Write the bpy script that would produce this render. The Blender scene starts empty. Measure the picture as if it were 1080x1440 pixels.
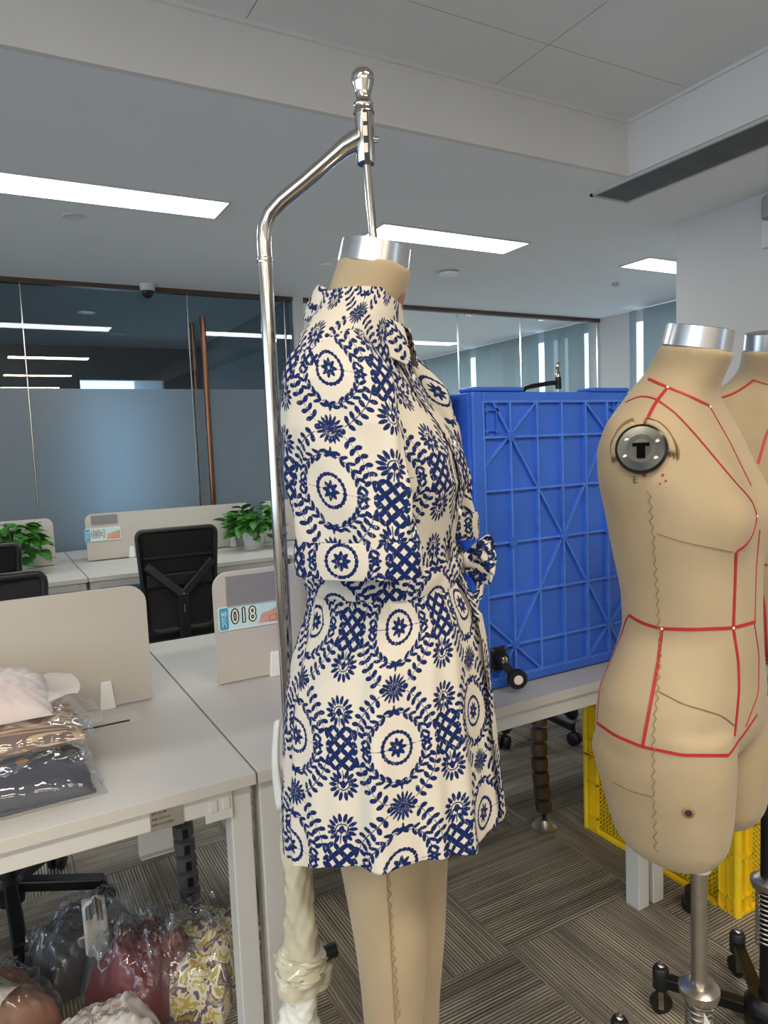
import bpy, bmesh, math, random
import numpy as np
from mathutils import Vector, Matrix
from mathutils.bvhtree import BVHTree
random.seed(7); PI = math.pi
S = bpy.context.scene
# ------------------------------------------------------------------ camera
cam_d = bpy.data.cameras.new('camera'); cam = bpy.data.objects.new('camera', cam_d)
S.collection.objects.link(cam); S.camera = cam
cam_d.sensor_fit = 'VERTICAL'; cam_d.sensor_height = 36.0; cam_d.lens = 36.0*1005/1440; cam_d.clip_start = .02
_pitch, _roll, _yaw = .0905, -.040, .5070
_F = Vector((math.sin(_yaw)*math.cos(_pitch), math.cos(_yaw)*math.cos(_pitch), -math.sin(_pitch)))
_r = Vector((math.cos(_yaw), -math.sin(_yaw), 0)); _u = _r.cross(_F)
_r2 = math.cos(_roll)*_r + math.sin(_roll)*_u; _u2 = -math.sin(_roll)*_r + math.cos(_roll)*_u
cam.matrix_world = Matrix(((_r2.x,_u2.x,-_F.x,0),(_r2.y,_u2.y,-_F.y,0),(_r2.z,_u2.z,-_F.z,1.4),(0,0,0,1)))
CAM = Vector((0,0,1.4))
def ray(px, py):
    return (_F + _r2*((px-540)/1005) - _u2*((py-720)/1005)).normalized()
# ------------------------------------------------------------------ world, exposure
W = bpy.data.worlds.new('world'); S.world = W; W.use_nodes = True
W.node_tree.nodes['Background'].inputs[0].default_value = (.62,.80,1,1)
W.node_tree.nodes['Background'].inputs[1].default_value = 3.9
S.view_settings.view_transform = 'Standard'; S.view_settings.look = 'None'
S.view_settings.gamma = 1; S.view_settings.use_curve_mapping = False
S.view_settings.exposure = -0.08
C = S.collection
# ------------------------------------------------------------------ helpers
def lin(c): return tuple(((v/255)/12.92 if v/255 <= .04045 else ((v/255+.055)/1.055)**2.4) for v in c)
class N:
    def __init__(s, name):
        s.m = bpy.data.materials.new(name); s.m.use_nodes = True
        s.t = s.m.node_tree; s.n = s.t.nodes; s.b = s.n['Principled BSDF']; s.out = s.n['Material Output']
    def add(s, ty, **kw):
        n = s.n.new(ty)
        for k, v in kw.items():
            if hasattr(n, k) and not k[0].isupper(): setattr(n, k, v)
            else: s.set(n, k, v)
        return n
    def set(s, n, k, v):
        i = n.inputs[int(k[1:])] if (k[0] == 'i' and k[1:].isdigit()) else n.inputs[k.replace('_', ' ')]
        if isinstance(v, bpy.types.NodeSocket): s.t.links.new(v, i)
        else: i.default_value = v
    def link(s, a, b): s.t.links.new(a, b)
def mat(name, col, rough=.5, metal=0, var=.06, vs=8, bump=0, bs=200, coat=0, spec=.5, emit=None, es=0, sheen=0, alpha=None, aniso=None, trans=0):
    m = N(name); c = lin(col) if max(col) > 1 else col
    m.set(m.b, 'Roughness', rough); m.set(m.b, 'Metallic', metal); m.b.inputs['Specular IOR Level'].default_value = spec
    if coat: m.set(m.b, 'Coat Weight', coat); m.set(m.b, 'Coat Roughness', .08)
    if sheen: m.set(m.b, 'Sheen Weight', sheen)
    if trans: m.set(m.b, 'Transmission Weight', trans)
    tc = m.add('ShaderNodeTexCoord')
    if var:
        nz = m.add('ShaderNodeTexNoise', Scale=vs, Detail=4.0); m.link(tc.outputs['Object'], nz.inputs['Vector'])
        r = m.add('ShaderNodeMapRange'); m.link(nz.outputs['Fac'], r.inputs[0])
        r.inputs[1].default_value = .3; r.inputs[2].default_value = .7; r.inputs[3].default_value = 1-var; r.inputs[4].default_value = 1+var
        mx = m.add('ShaderNodeVectorMath', operation='SCALE'); mx.inputs[0].default_value = c; m.link(r.outputs[0], mx.inputs['Scale'])
        m.link(mx.outputs[0], m.b.inputs['Base Color'])
    else: m.b.inputs['Base Color'].default_value = (*c, 1)
    if bump:
        nb = m.add('ShaderNodeTexNoise', Scale=bs, Detail=3.0); m.link(tc.outputs['Object'], nb.inputs['Vector'])
        bp = m.add('ShaderNodeBump', Strength=bump, Distance=.002); m.link(nb.outputs['Fac'], bp.inputs['Height'])
        m.link(bp.outputs[0], m.b.inputs['Normal'])
    if emit: m.b.inputs['Emission Color'].default_value = (*emit, 1); m.b.inputs['Emission Strength'].default_value = es
    return m.m
def glassmat(name, tint, refl=1.0, haze=0, hazecol=(.5,.5,.5), rough=.0):
    m = N(name); m.n.remove(m.b)
    tr = m.add('ShaderNodeBsdfTransparent'); tr.inputs[0].default_value = (*tint, 1)
    gl = m.add('ShaderNodeBsdfGlossy'); gl.inputs['Roughness'].default_value = rough
    fr = m.add('ShaderNodeFresnel', IOR=1.5)
    ge = m.add('ShaderNodeNewGeometry'); bk = m.add('ShaderNodeMath', operation='SUBTRACT', i0=1.0); m.link(ge.outputs['Backfacing'], bk.inputs[1])
    m1 = m.add('ShaderNodeMath', operation='MULTIPLY', i1=refl); m.link(fr.outputs[0], m1.inputs[0])
    mu = m.add('ShaderNodeMath', operation='MULTIPLY'); m.link(m1.outputs[0], mu.inputs[0]); m.link(bk.outputs[0], mu.inputs[1])
    mx = m.add('ShaderNodeMixShader'); m.link(mu.outputs[0], mx.inputs[0]); m.link(tr.outputs[0], mx.inputs[1]); m.link(gl.outputs[0], mx.inputs[2])
    last = mx
    if haze:
        df = m.add('ShaderNodeBsdfDiffuse'); df.inputs[0].default_value = (*hazecol, 1)
        m2 = m.add('ShaderNodeMixShader'); m2.inputs[0].default_value = haze
        m.link(mx.outputs[0], m2.inputs[1]); m.link(df.outputs[0], m2.inputs[2]); last = m2
    m.link(last.outputs[0], m.out.inputs[0])
    return m.m
class MB:
    def __init__(s): s.v = []; s.f = []
    def add(s, vs, fs):
        o = len(s.v); s.v += [tuple(v) for v in vs]; s.f += [tuple(i+o for i in f) for f in fs]; return s
    def box(s, x0, x1, y0, y1, z0, z1, M=None):
        vs = [Vector((x, y, z)) for z in (z0, z1) for y in (y0, y1) for x in (x0, x1)]
        if M: vs = [M @ v for v in vs]
        return s.add(vs, [(0,2,3,1),(4,5,7,6),(0,1,5,4),(2,6,7,3),(0,4,6,2),(1,3,7,5)])
    def bar(s, p, q, w, h, up=(0,0,1)):
        p = Vector(p); q = Vector(q); d = (q-p).normalized(); up = Vector(up)
        a = d.cross(up).normalized()*w/2; b = a.cross(d).normalized()*h/2
        vs = [e+sa*a+sb*b for e in (p, q) for sa, sb in ((-1,-1),(1,-1),(1,1),(-1,1))]
        return s.add(vs, [(0,1,2,3),(7,6,5,4),(0,4,5,1),(1,5,6,2),(2,6,7,3),(3,7,4,0)])
    def tube(s, pts, r, n=12, caps=True, closed=False):
        pts = [Vector(p) for p in pts]; rs = r if isinstance(r, (list, tuple)) else [r]*len(pts)
        t0 = (pts[1]-pts[0]).normalized(); a = t0.orthogonal().normalized(); vs = []
        L = len(pts)
        for i, p in enumerate(pts):
            if closed: t = (pts[(i+1) % L]-pts[i-1]).normalized()
            else: t = (pts[min(i+1, L-1)]-pts[max(i-1, 0)]).normalized()
            a = (a-a.dot(t)*t).normalized(); b = t.cross(a)
            vs += [p+rs[i]*(math.cos(2*PI*k/n)*a+math.sin(2*PI*k/n)*b) for k in range(n)]
        fs = []
        for i in range(L if closed else L-1):
            j = (i+1) % L
            fs += [(i*n+k, i*n+(k+1) % n, j*n+(k+1) % n, j*n+k) for k in range(n)]
        if caps and not closed: fs += [tuple(range(n))[::-1], tuple((L-1)*n+k for k in range(n))]
        return s.add(vs, fs)
    def lathe(s, prof, o=(0,0,0), n=24, M=None, cap=True):
        vs = []
        for r, z in prof: vs += [Vector((r*math.cos(2*PI*k/n), r*math.sin(2*PI*k/n), z)) for k in range(n)]
        o = Vector(o); vs = [(M @ v if M else v)+o for v in vs]; L = len(prof)
        fs = [(i*n+k, i*n+(k+1) % n, (i+1)*n+(k+1) % n, (i+1)*n+k) for i in range(L-1) for k in range(n)]
        if cap: fs += [tuple(range(n))[::-1], tuple((L-1)*n+k for k in range(n))]
        return s.add(vs, fs)
    def prism(s, poly, o, ax, ay, depth):
        o = Vector(o); ax = Vector(ax); ay = Vector(ay); nz = ax.cross(ay).normalized()*depth; n = len(poly)
        vs = [o+ax*x+ay*y for x, y in poly]+[o+ax*x+ay*y+nz for x, y in poly]
        return s.add(vs, [tuple(range(n))[::-1], tuple(range(n, 2*n))]+[(i, (i+1) % n, n+(i+1) % n, n+i) for i in range(n)])
    def build(s, name, m, parent=None, smooth=None, bev=0, world=False, loc=None):
        me = bpy.data.meshes.new(name)
        off = Vector((0,0,0))
        if world and parent: off = WL(parent)
        if loc: off = Vector(loc)
        me.from_pydata([(v[0]-off.x, v[1]-off.y, v[2]-off.z) for v in s.v], [], s.f); me.materials.append(m)
        o = bpy.data.objects.new(name, me); C.objects.link(o)
        if parent: o.parent = parent
        if loc: o.location = loc
        if smooth:
            me.polygons.foreach_set('use_smooth', [True]*len(me.polygons)); me.set_sharp_from_angle(angle=math.radians(smooth))
        if bev:
            b = o.modifiers.new('bevel', 'BEVEL'); b.width = bev; b.segments = 2; b.limit_method = 'ANGLE'
        return o
def WL(o):
    v = Vector(o.location)
    while o.parent: o = o.parent; v += o.location
    return v
def tag(o, label=None, cat=None, group=None, kind=None):
    if label: o['label'] = label
    if cat: o['category'] = cat
    if group: o['group'] = group
    if kind: o['kind'] = kind
    return o
def thing(name, label, cat, loc=(0,0,0), rz=0, group=None):
    o = bpy.data.objects.new(name, None); o.empty_display_size = .05; C.objects.link(o); o.location = loc; o.rotation_euler[2] = rz
    return tag(o, label, cat, group)
def struct(name, mb, m, parent=None, **kw):
    o = mb.build(name, m, parent, **kw)
    if not parent: o['kind'] = 'structure'
    return o
def B(x0, x1, y0, y1, z0, z1): return MB().box(x0, x1, y0, y1, z0, z1)
def copy_tree(o, parent=None, label=None):
    c = o.copy(); C.objects.link(c); c.parent = parent
    if label: c['label'] = label
    for ch in list(o.children): copy_tree(ch, c)
    return c
def npmesh(name, V, F, m, parent=None, smooth=True, attr=None):
    me = bpy.data.meshes.new(name); V = np.asarray(V, np.float32); F = np.asarray(F, np.int32)
    me.vertices.add(len(V)); me.vertices.foreach_set('co', V.ravel())
    me.loops.add(F.size); me.loops.foreach_set('vertex_index', F.ravel())
    me.polygons.add(len(F)); me.polygons.foreach_set('loop_start', np.arange(len(F), dtype=np.int32)*F.shape[1])
    if smooth: me.polygons.foreach_set('use_smooth', np.ones(len(F), bool))
    me.update(calc_edges=True); me.validate(); me.materials.append(m)
    if attr is not None:
        a = me.attributes.new('ink', 'FLOAT', 'POINT'); a.data.foreach_set('value', np.asarray(attr, np.float32))
    o = bpy.data.objects.new(name, me); C.objects.link(o)
    if parent: o.parent = parent
    return o
def gridF(nr, nc, wrap=True):
    i = np.arange(nr-1)[:, None]; j = np.arange(nc if wrap else nc-1)[None, :]; k = (j+1) % nc if wrap else j+1
    return np.stack(np.broadcast_arrays(i*nc+j, i*nc+k, (i+1)*nc+k, (i+1)*nc+j), -1).reshape(-1, 4)
def text(body, name, m, parent, size, origin, ax, ay, lift=.0006, ext=.0003, center=True, font=None, sx=1):
    c = bpy.data.curves.new(name, 'FONT'); c.body = body; c.size = size; c.extrude = ext
    c.resolution_u = 3
    if center: c.align_x = 'CENTER'; c.align_y = 'CENTER'
    t = bpy.data.objects.new('tmp', c); C.objects.link(t); dg = bpy.context.evaluated_depsgraph_get()
    me = bpy.data.meshes.new_from_object(t.evaluated_get(dg)); bpy.data.objects.remove(t)
    ax = Vector(ax); ay = Vector(ay); nz = ax.cross(ay).normalized(); o0 = Vector(origin)
    for v in me.vertices: v.co = o0+ax*v.co.x*sx+ay*v.co.y+nz*(lift+v.co.z)
    me.materials.clear(); me.materials.append(m)
    o = bpy.data.objects.new(name, me); C.objects.link(o); o.parent = parent
    return o
# ------------------------------------------------------------------ materials
M_ = {}
M_['ceil'] = mat('ceiling_paint', (238,239,240), .9, var=.015, vs=2)
M_['tray'] = mat('tray_panel', (232,231,228), .28, var=.02, vs=3, spec=.4)
M_['wall'] = mat('wall_paint', (204,201,198), .85, var=.015, vs=3)
M_['soffit'] = mat('soffit_paint', (226,222,216), .85, var=.02, vs=3)
M_['greige'] = mat('grey_wall', (150,152,155), .8, var=.02)
M_['dark'] = mat('dark_wall', (74,82,90), .8, var=.05)
m = N('roller_blind'); m.n.remove(m.b)
df = m.add('ShaderNodeBsdfDiffuse'); df.inputs[0].default_value = (.42,.50,.52,1)
tl = m.add('ShaderNodeBsdfTranslucent'); tl.inputs[0].default_value = (.30,.37,.40,1)
mx = m.add('ShaderNodeMixShader'); mx.inputs[0].default_value = .3; m.link(df.outputs[0], mx.inputs[1]); m.link(tl.outputs[0], mx.inputs[2]); m.link(mx.outputs[0], m.out.inputs[0]); M_['blind'] = m.m
M_['white'] = mat('white_metal', (208,207,202), .38, var=.015)
M_['desk'] = mat('desk_laminate', (202,199,191), .42, var=.012, vs=3, bump=.02, bs=300)
M_['screen'] = mat('screen_panel', (192,186,174), .55, var=.015)
M_['clip'] = mat('white_plastic', (236,236,232), .35, var=.01)
M_['black'] = mat('black_plastic', (22,22,24), .42, var=.1)
M_['blackm'] = mat('black_metal', (26,25,24), .3, .3, var=.1)
M_['mesh'] = mat('chair_mesh', (20,21,23), .8, var=.15, vs=60, bump=.3, bs=900)
M_['fabricb'] = mat('black_fabric', (28,28,30), .9, var=.1)
M_['chrome'] = mat('brushed_chrome', (196,190,180), .14, 1, var=.05, vs=20)
M_['steel'] = mat('brushed_steel', (190,186,178), .3, 1, var=.08, vs=30)
M_['alu'] = mat('aluminium_band', (206,206,204), .26, 1, var=.06, vs=40)
M_['copper'] = mat('copper_metal', (128,88,66), .25, 1, var=.05)
M_['rail'] = mat('copper_rail', (98,78,68), .4, .6, var=.1)
M_['blue'] = mat('blue_plastic', (54,104,208), .36, var=.10, vs=6, spec=.45, bump=.05, bs=60)
M_['rib'] = mat('blue_plastic_worn_edge', (76,126,222), .4, var=.12, vs=30)  # ribs in a lighter blue than the crate shell
M_['yellow'] = mat('yellow_plastic', (244,208,34), .4, var=.08, vs=10)
M_['tape'] = mat('red_tape', (168,34,38), .6, var=.08, vs=60)
M_['thin'] = mat('seam_thread_dark', (120,84,66), .8, var=.1)
M_['thread'] = mat('seam_thread', (140,114,78), .8, var=.1)
M_['pencil'] = mat('grey_marker', (84,84,84), .8, var=.1)
M_['leaf'] = mat('pothos_leaf', (58,116,40), .4, var=.35, vs=30, spec=.4)
M_['pot'] = mat('white_pot', (214,212,208), .4, var=.02)
M_['soil'] = mat('soil', (50,40,32), .9, var=.3, vs=60)
M_['paper'] = mat('label_paper', (232,230,222), .7, var=.02)
M_['ink'] = mat('black_print', (40,40,42), .7, var=.05)
M_['foam'] = mat('foam_wrap', (222,222,214), .7, var=.05, vs=14, bump=.3, bs=60)
M_['ptape'] = mat('clear_packing_tape', (196,190,166), .16, var=.1, vs=20, bump=.4, bs=40, coat=.3)
M_['seam'] = mat('shadow_gap', (70,70,70), .9, var=0)
M_['glass'] = glassmat('clear_glass', (.92,.96,.97), 1.5)
M_['glassd'] = glassmat('tinted_glass', (.66,.76,.80), 1.7)
M_['poly'] = glassmat('clear_polybag', (.95,.96,.97), 1.9, .05, (.7,.72,.75), .05)
M_['pflap'] = glassmat('polybag_flap', (.92,.93,.94), 1.8, .16, (.7,.72,.75), .06)
M_['frost'] = glassmat('frosted_polybag', (.94,.92,.92), .8, .58, (.9,.87,.86), .3)
M_['led'] = mat('led_diffuser', (255,255,255), .6, var=0, emit=(1,.98,.95), es=4.0)
M_['blueplate'] = mat('plate_blue', (58,160,196), .5, var=.04)
M_['skyplate'] = mat('plate_sky', (196,228,226), .45, var=.05, vs=40)
M_['brickp'] = mat('plate_terracotta', (208,160,138), .6, var=.12, vs=90)
M_['outline'] = mat('plate_outline', (130,104,84), .6, var=.05)
M_['cream'] = mat('plate_cream', (242,238,220), .6, var=.02)
M_['orange'] = mat('orange_print', (226,104,34), .6, var=.05)
M_['stamp'] = mat('faded_stamp', (178,128,100), .7, var=.08)
M_['pocket'] = glassmat('acrylic_pocket', (.74,.74,.76), .8, .25, (.6,.58,.58))
M_['gold'] = mat('gold_button', (214,170,84), .3, .8, var=.1)
# frosted film
m = N('frosted_film'); m.n.remove(m.b)
rf = m.add('ShaderNodeBsdfRefraction', Roughness=.5, IOR=1.35); rf.inputs[0].default_value = (.80,.88,.92,1)
df = m.add('ShaderNodeBsdfDiffuse'); df.inputs[0].default_value = (.42,.46,.48,1)
tl = m.add('ShaderNodeBsdfTranslucent'); tl.inputs[0].default_value = (.55,.66,.76,1)
gl = m.add('ShaderNodeBsdfGlossy', Roughness=.25)
a1 = m.add('ShaderNodeMixShader'); a1.inputs[0].default_value = .35; m.link(rf.outputs[0], a1.inputs[1]); m.link(tl.outputs[0], a1.inputs[2])
a2 = m.add('ShaderNodeMixShader'); a2.inputs[0].default_value = .28; m.link(a1.outputs[0], a2.inputs[1]); m.link(df.outputs[0], a2.inputs[2])
a3 = m.add('ShaderNodeMixShader'); a3.inputs[0].default_value = .04; m.link(a2.outputs[0], a3.inputs[1]); m.link(gl.outputs[0], a3.inputs[2])
m.link(a3.outputs[0], m.out.inputs[0]); M_['film'] = m.m
# carpet: ribbed stripes running along local x
m = N('ribbed_carpet'); tc = m.add('ShaderNodeTexCoord'); oi = m.add('ShaderNodeObjectInfo')
sp = m.add('ShaderNodeSeparateXYZ'); m.link(tc.outputs['Object'], sp.inputs[0])
def MA(op, a, b=None, **k):
    n = m.add('ShaderNodeMath', operation=op)
    for i, v in enumerate((a, b)):
        if v is None: continue
        if isinstance(v, (int, float)): n.inputs[i].default_value = v
        else: m.link(v, n.inputs[i])
    return n.outputs[0]
cx = m.add('ShaderNodeCombineXYZ'); m.link(MA('MULTIPLY', sp.outputs[0], 1.2), cx.inputs[0]); m.link(MA('MULTIPLY', sp.outputs[1], 105.0), cx.inputs[1]); m.link(MA('MULTIPLY', oi.outputs['Random'], 50.0), cx.inputs[2])
n1 = m.add('ShaderNodeTexNoise', Scale=1.0, Detail=1.0); m.link(cx.outputs[0], n1.inputs['Vector'])
cy = m.add('ShaderNodeCombineXYZ'); m.link(MA('MULTIPLY', sp.outputs[0], 3.0), cy.inputs[0]); m.link(MA('MULTIPLY', sp.outputs[1], 12.0), cy.inputs[1]); m.link(MA('MULTIPLY', oi.outputs['Random'], 90.0), cy.inputs[2])
n2 = m.add('ShaderNodeTexNoise', Scale=1.0, Detail=2.0); m.link(cy.outputs[0], n2.inputs['Vector'])
wv = MA('SINE', MA('MULTIPLY', sp.outputs[1], 2*PI/.0098))
am = m.add('ShaderNodeMapRange'); m.link(n2.outputs['Fac'], am.inputs[0]); am.inputs[1].default_value = .42; am.inputs[2].default_value = .6
wv2 = MA('MULTIPLY', MA('MULTIPLY', wv, am.outputs[0]), .42)
nf = m.add('ShaderNodeTexNoise', Scale=420.0, Detail=2.0); m.link(tc.outputs['Object'], nf.inputs['Vector'])
fac = MA('ADD', MA('ADD', MA('ADD', MA('ADD', MA('MULTIPLY', n1.outputs['Fac'], .6), .22), MA('MULTIPLY', wv2, .65)), MA('MULTIPLY', MA('SUBTRACT', nf.outputs['Fac'], .5), .9)), MA('MULTIPLY', MA('SUBTRACT', n2.outputs['Fac'], .5), .5))
cr = m.add('ShaderNodeValToRGB'); m.link(fac, cr.inputs[0])
cr.color_ramp.elements[0].position = .22; cr.color_ramp.elements[0].color = (*lin((84,78,72)), 1)
cr.color_ramp.elements[1].position = .9; cr.color_ramp.elements[1].color = (*lin((196,186,168)), 1)
e = cr.color_ramp.elements.new(.52); e.color = (*lin((136,128,116)), 1)
m.link(cr.outputs[0], m.b.inputs['Base Color']); m.set(m.b, 'Roughness', .95); m.b.inputs['Specular IOR Level'].default_value = .1
bp = m.add('ShaderNodeBump', Strength=.5, Distance=.003); m.link(MA('ADD', wv, nf.outputs['Fac']), bp.inputs['Height']); m.link(bp.outputs[0], m.b.inputs['Normal'])
M_['carpet'] = m.m
# linen body
m = N('linen_cover'); tc = m.add('ShaderNodeTexCoord')
w1 = m.add('ShaderNodeTexNoise', Scale=5.0, Detail=5.0); m.link(tc.outputs['Object'], w1.inputs['Vector'])
w2 = m.add('ShaderNodeTexNoise', Scale=700.0, Detail=1.0); m.link(tc.outputs['Object'], w2.inputs['Vector'])
cr = m.add('ShaderNodeValToRGB'); m.link(w1.outputs['Fac'], cr.inputs[0])
cr.color_ramp.elements[0].position = .3; cr.color_ramp.elements[0].color = (*lin((158,139,108)), 1)
cr.color_ramp.elements[1].position = .72; cr.color_ramp.elements[1].color = (*lin((178,159,127)), 1)
m.link(cr.outputs[0], m.b.inputs['Base Color']); m.set(m.b, 'Roughness', .85); m.set(m.b, 'Sheen Weight', .15)
bp = m.add('ShaderNodeBump', Strength=.25, Distance=.0008); m.link(w2.outputs['Fac'], bp.inputs['Height']); m.link(bp.outputs[0], m.b.inputs['Normal'])
M_['linen'] = m.m
# printed dress cloth: the ink attribute holds the distance to the printed motif
m = N('printed_cotton'); at = m.add('ShaderNodeAttribute', attribute_name='ink'); tc = m.add('ShaderNodeTexCoord')
nz = m.add('ShaderNodeTexNoise', Scale=650.0, Detail=2.0); m.link(tc.outputs['Object'], nz.inputs['Vector'])
d1 = MA('ADD', at.outputs['Fac'], MA('MULTIPLY', MA('SUBTRACT', nz.outputs['Fac'], .5), .0008))
st = m.add('ShaderNodeMapRange'); m.link(d1, st.inputs[0]); st.inputs[1].default_value = -.00022; st.inputs[2].default_value = .00022; st.inputs[3].default_value = 1; st.inputs[4].default_value = 0
sc = m.add('ShaderNodeMapping'); sc.inputs['Scale'].default_value = (500,500,160); m.link(tc.outputs['Object'], sc.inputs[0])
n3 = m.add('ShaderNodeTexNoise', Scale=1.0, Detail=1.0); m.link(sc.outputs[0], n3.inputs['Vector'])
sk = m.add('ShaderNodeMapRange'); m.link(n3.outputs['Fac'], sk.inputs[0]); sk.inputs[1].default_value = .66; sk.inputs[2].default_value = .72; sk.inputs[3].default_value = 1; sk.inputs[4].default_value = .6
mx = m.add('ShaderNodeMix', data_type='RGBA'); m.link(MA('MULTIPLY', st.outputs[0], sk.outputs[0]), mx.inputs[0])
mx.inputs[6].default_value = (*lin((206,199,184)), 1); mx.inputs[7].default_value = (*lin((12,34,84)), 1)
m.link(mx.outputs[2], m.b.inputs['Base Color']); m.set(m.b, 'Roughness', .8); m.b.inputs['Specular IOR Level'].default_value = .2
M_['dress'] = m.m
# bag contents
def streaky(name, cols, sx=(8,8,8), dist=2.0, rough=.7):
    m = N(name); tc = m.add('ShaderNodeTexCoord'); mp = m.add('ShaderNodeMapping'); mp.inputs['Scale'].default_value = sx
    m.link(tc.outputs['Object'], mp.inputs[0]); nz = m.add('ShaderNodeTexNoise', Scale=1.0, Detail=3.0, Distortion=dist); m.link(mp.outputs[0], nz.inputs['Vector'])
    cr = m.add('ShaderNodeValToRGB'); cr.color_ramp.interpolation = 'CONSTANT' if len(cols) > 3 else 'LINEAR'
    for i, c in enumerate(cols):
        p = .3+.4*i/(len(cols)-1)
        el = cr.color_ramp.elements[i] if i < 2 else cr.color_ramp.elements.new(p)
        el.position = p; 
    for i, el in enumerate(sorted(cr.color_ramp.elements, key=lambda e: e.position)): el.color = (*lin(cols[i]), 1)
    m.link(nz.outputs['Fac'], cr.inputs[0]); m.link(cr.outputs[0], m.b.inputs['Base Color']); m.set(m.b, 'Roughness', rough)
    return m.m
M_['knit'] = streaky('striped_knit', [(196,164,128),(150,122,98),(206,178,142),(120,96,82),(190,156,120)], (4,26,26), 1.2)
M_['navy'] = mat('navy_cloth', (44,50,66), .6, var=.25, vs=14)
M_['pink'] = mat('pale_pink_cloth', (226,186,184), .7, var=.08)
M_['red'] = mat('dark_red_cloth', (104,14,26), .6, var=.3, vs=10)
M_['floral'] = streaky('yellow_floral_cloth', [(236,226,190),(206,182,70),(240,232,206),(110,84,110),(188,160,60),(70,62,50)], (26,26,26), .8)
M_['charcoal'] = mat('charcoal_cloth', (58,60,66), .8, var=.2, vs=12)
M_['rust'] = mat('rust_brown_cloth', (150,104,76), .8, var=.2, vs=12)
M_['offw'] = mat('off_white_cloth', (214,210,202), .8, var=.05)

# ------------------------------------------------------------------ room shell
struct('floor', B(-5,6.05,-6.5,13,-.06,-.004), M_['seam'])
floor = bpy.data.objects['floor']
tm = MB(); n = 2
tm.prism([(-.2492,-.2492),(.2492,-.2492),(.2492,.2492),(-.2492,.2492)], (0,0,-.004), (1,0,0), (0,1,0), .004)
t0 = None
for i in range(-5, 8):
    for j in range(-3, 9):
        if t0 is None: t0 = tm.build('carpet_tile', M_['carpet'], floor, bev=0); o = t0
        else: o = t0.copy(); C.objects.link(o); o.parent = floor
        o.location = (.915+.5*i+.5, 1.23+.5*j, random.uniform(0,.0008)-.0004)
        o.rotation_euler[2] = (PI/2 if (i+j) % 2 == 0 else 0)
fc = B(-5,6.05,5.8,13,-.004,0); o = fc.build('far_carpet', M_['carpet'], floor)
# ceilings: lower plane (z 2.70) with the raised tray over the camera side
cl = MB(); cl.box(-5,6.05,2.62,13.0,2.70,2.76); cl.box(2.933,6.05,-6.5,2.62,2.70,2.76)
ceil = struct('ceiling', cl, M_['ceil'])
tp = B(-5,2.93,-6.5,2.62,3.0,3.04); tray = struct('ceiling_tray', tp, M_['seam'])
xs = [-4.7,-3.565,-2.435,-1.305,-.175,.955,2.085,2.925]; ys = [-6.5,-5.65,-4.52,-3.39,-2.26,-1.13,0,1.13,2.256,2.612]
for i in range(len(xs)-1):
    for j in range(len(ys)-1):
        B(xs[i]+.002, xs[i+1]-.002, ys[j]+.002, ys[j+1]-.002, 2.96, 2.998).build('ceiling_panel', M_['tray'], tray)
struct('trim_1', B(-5,2.925,2.612,2.64,2.6995,3.0), M_['soffit'])
struct('trim_2', B(2.925,2.95,-6.5,2.64,2.6995,3.0), M_['soffit'])
struct('trim_3', MB().box(-5,2.925,2.598,2.612,2.945,2.96).box(2.911,2.925,-6.5,2.598,2.945,2.96), M_['soffit'])
wlm = MB(); wlm.box(-5.1,-5,-6.5,13,0,.8).box(-5.1,-5,-6.5,13,2.5,3.05)
for a, b in ((-6.5,-6),(-3.4,-3.1),(-.4,-.1),(2.6,2.9),(5.5,13)): wlm.box(-5.1,-5,a,b,.8,2.5)
struct('wall_left', wlm, M_['wall'])  # unseen wall; its openings are added to let in ambient daylight
struct('wall_back', B(-5,6.05,-6.6,-6.5,0,3.05), M_['wall'])
# right wall with window openings; unblinded ones behind the column added for daylight
wr = MB(); wr.box(6,6.05,-6.5,13,2.58,2.76); wr.box(6,6.05,-6.5,13,0,.5)
for a, b in ((5.32,5.8),(2.2,2.5),(-.8,-.5),(-3.8,-3.5),(-6.5,-6.2),(7.15,7.35),(9.2,9.5),(12.4,13)): wr.box(6,6.05,a,b,.5,2.58)
wr.box(6,6.05,5.8,5.95,.5,2.58)
struct('wall_right', wr, M_['wall'])
struct('wall_front', B(2.40,6.1,13,13.1,0,2.76), M_['greige'])
def blinds(name, label, y0, y1, gap=()):
    pass
k = 0
for a, b in ((2.5,5.14),(5.22,5.32),(5.95,6.60),(6.70,7.98),(8.07,9.20),(9.28,10.6),(10.68,12.4)):
    v = MB(); nn = 14; pts = []
    yy = np.linspace(a, b, nn*3)
    vs = [(5.94+.008*math.sin(y*38), y, z) for y in yy for z in (.45, 2.69)]
    v.add(vs, [(2*i, 2*i+1, 2*i+3, 2*i+2) for i in range(len(yy)-1)])
    vs2 = [(x+.004, y, z) for x, y, z in vs]; v.add(vs2, [(2*i, 2*i+2, 2*i+3, 2*i+1) for i in range(len(yy)-1)])
    bl = v.build('roller_blind', M_['blind'], smooth=60)
    bl['label'] = ['long grey blind on the window wall beside the white column','narrow grey blind strip beside the bright gap left of the column',
      'grey blind nearest the glass corner, right of the wide bright gap','wide grey blind between the two bright gaps behind the glass','grey blind left of the narrow bright gap behind the glass',
      'grey blind further along behind the glass above the blue crate stack','farthest grey blind on the window wall behind the glass'][k]
    bl['category'] = 'blind'; bl['group'] = 'blinds on the window wall'; k += 1
# column block
struct('wall_column', B(3.85,5.2,-2.5,3.07,0,2.7), M_['wall'])
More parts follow.
